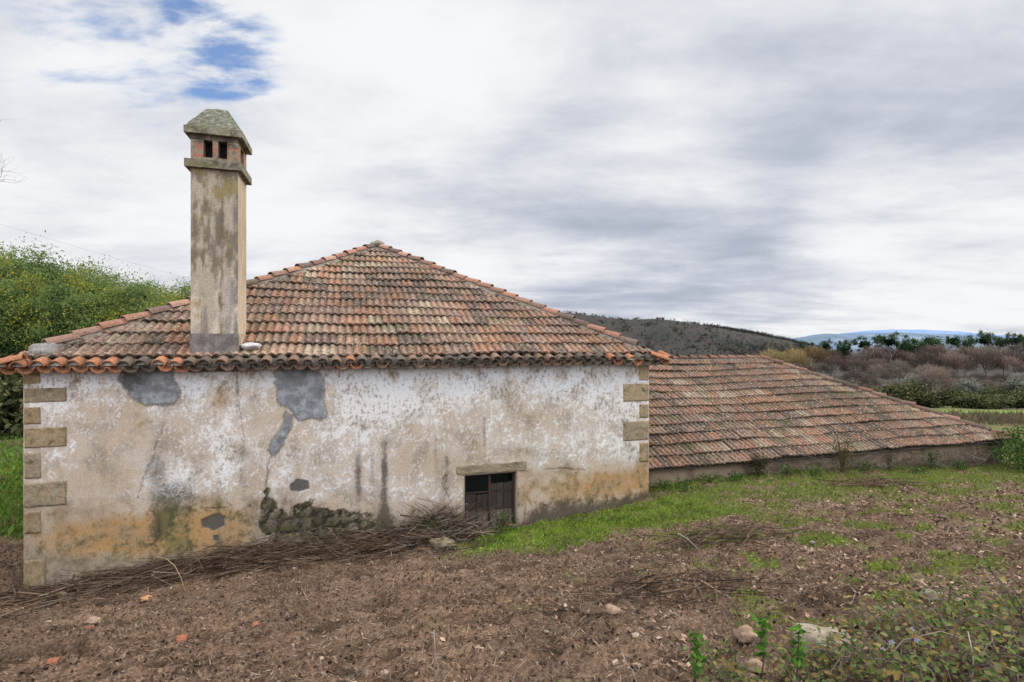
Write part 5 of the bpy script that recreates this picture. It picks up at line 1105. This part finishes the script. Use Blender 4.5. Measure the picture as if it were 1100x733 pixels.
# ------------------------------------------------------------------ sky, sun, camera
SUN_EL, SUN_AZ = math.radians(42), math.radians(72)   # azimuth clockwise from +Y (away from the viewer)
world = bpy.data.worlds.new('World'); scene.world = world; world.use_nodes = True
wt = NT.__new__(NT); wt.t = world.node_tree; wt.t.nodes.clear(); wt.out = wt.n('ShaderNodeOutputWorld')
sky = wt.n('ShaderNodeTexSky', sky_type='NISHITA'); sky.sun_disc = False; sky.sun_elevation = SUN_EL; sky.sun_rotation = SUN_AZ; sky.altitude = 300
dirn = wt.n('ShaderNodeTexCoord').outputs['Generated']; sep = wt.n('ShaderNodeSeparateXYZ'); wt.l(dirn, sep.inputs[0])
dx_, dy_, dz_ = sep.outputs
den = wt.math('ADD', wt.math('MAXIMUM', dz_, 0.0), .14)
cmb = wt.n('ShaderNodeCombineXYZ'); wt.l(wt.math('DIVIDE', dx_, den), cmb.inputs[0]); wt.l(wt.math('DIVIDE', dy_, den), cmb.inputs[1]); P_ = cmb.outputs[0]
def wnoise(scale, detail, rough, dist, off=(0, 0, 0), sc=(1, 1, 1)):
    mp = wt.n('ShaderNodeMapping'); mp.inputs['Location'].default_value = off; mp.inputs['Scale'].default_value = sc; wt.l(P_, mp.inputs['Vector']); return wt.noise(mp.outputs[0], scale, detail, rough, dist)
nb = wnoise(.6, 8, .56, .15, (3.2, 1.4, 0), (.8, 1.0, 1)); ns = wnoise(1.7, 10, .60, .2, (7.1, 2.2, 0), (.8, 1.1, 1))
def dblob(X, Y, a0, a1):               # smooth spot round a sky direction
    v = Vector(((X - 550) / 550, 1, (368 - Y) / 550)).normalized(); dt = wt.n('ShaderNodeVectorMath', operation='DOT_PRODUCT'); wt.l(dirn, dt.inputs[0]); dt.inputs[1].default_value = v
    nm = wt.n('ShaderNodeVectorMath', operation='NORMALIZE'); wt.l(dirn, nm.inputs[0]); wt.l(nm.outputs[0], dt.inputs[0])
    return wt.ramp(dt.outputs['Value'], math.cos(math.radians(a1)), math.cos(math.radians(a0)))
shade = wt.math('ADD', wt.math('MULTIPLY', nb, .75), wt.math('MULTIPLY', ns, .52))
shade = wt.math('SUBTRACT', shade, wt.math('MULTIPLY', dblob(730, 190, 3, 26), .06))
shade = wt.math('ADD', shade, wt.math('MULTIPLY', dblob(1010, 245, 2, 14), .15))
shade = wt.math('ADD', shade, wt.math('MULTIPLY', dblob(150, 170, 4, 22), .06))
shade = wt.math('ADD', shade, wt.math('MULTIPLY', dblob(480, 120, 3, 18), .01))
shade = wt.math('SUBTRACT', shade, wt.math('MULTIPLY', dblob(1020, 70, 5, 24), .13))
nk = wnoise(1.1, 8, .58, .1, (2.3, 8.1, 0), (.6, 1.5, 1)); shade = wt.math('ADD', shade, wt.math('MULTIPLY', wt.math('SUBTRACT', nk, .5), .42))
f_ = wt.ramp(shade, .35, .80)
cloud = wt.mixc(f_, (.44, .485, .585), (.93, .935, .95))
up1 = wt.ramp(dz_, .62, .95, 1.0, 2.4); bk = wt.ramp(dy_, .1, -.5, 1.0, 2.7)  # cloud overhead and behind the camera, out of view, brightened to light the wall
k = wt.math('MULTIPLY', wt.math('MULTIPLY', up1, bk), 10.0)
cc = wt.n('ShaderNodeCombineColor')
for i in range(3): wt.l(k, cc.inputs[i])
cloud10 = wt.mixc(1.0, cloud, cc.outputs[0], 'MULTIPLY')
near_gap = wt.math('MAXIMUM', dblob(228, 44, 0, 7.5), wt.math('MULTIPLY', dblob(110, 55, 0, 8), .7))
hn = wt.math('ADD', wt.math('MULTIPLY', wt.math('SUBTRACT', wnoise(4.2, 9, .56, .15, (1.3, 5.2, 0), (.75, 1.4, 1)), .5), 3.4), wt.math('MULTIPLY', dblob(238, 44, 0, 5.5), .30))
hole = wt.math('MULTIPLY', near_gap, wt.math('ADD', hn, .24))
blue = wt.ramp(hole, .05, .62, 0, .9)
skyc = wt.mixc(1.0, sky.outputs[0], (1.15, 1.5, 1.9), 'MULTIPLY')
final = wt.mixc(blue, cloud10, skyc)
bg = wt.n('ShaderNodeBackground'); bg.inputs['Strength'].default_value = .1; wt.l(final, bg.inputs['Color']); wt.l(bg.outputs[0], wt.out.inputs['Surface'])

sun = bpy.data.lights.new('sun', 'SUN'); sun.energy = 2.8; sun.angle = math.radians(11); sun.color = (1, .95, .88)
so = bpy.data.objects.new('sun', sun); COL.objects.link(so)
d = Vector((math.sin(SUN_AZ) * math.cos(SUN_EL), math.cos(SUN_AZ) * math.cos(SUN_EL), math.sin(SUN_EL)))
so.rotation_euler = d.to_track_quat('Z', 'Y').to_euler(); so.location = (10, 0, 20)

cam = bpy.data.cameras.new('camera'); cam.sensor_width = 36; cam.lens = 18.0; cam.shift_y = .0014; cam.clip_end = 30000; cam.clip_start = .05
co = bpy.data.objects.new('camera', cam); COL.objects.link(co); co.location = (0, 0, EYE); co.rotation_euler = (math.pi / 2, 0, 0)
scene.camera = co
scene.view_settings.view_transform = 'Standard'; scene.view_settings.look = 'None'; scene.view_settings.exposure = 0
scene.cycles.max_bounces = 6; scene.cycles.transparent_max_bounces = 8
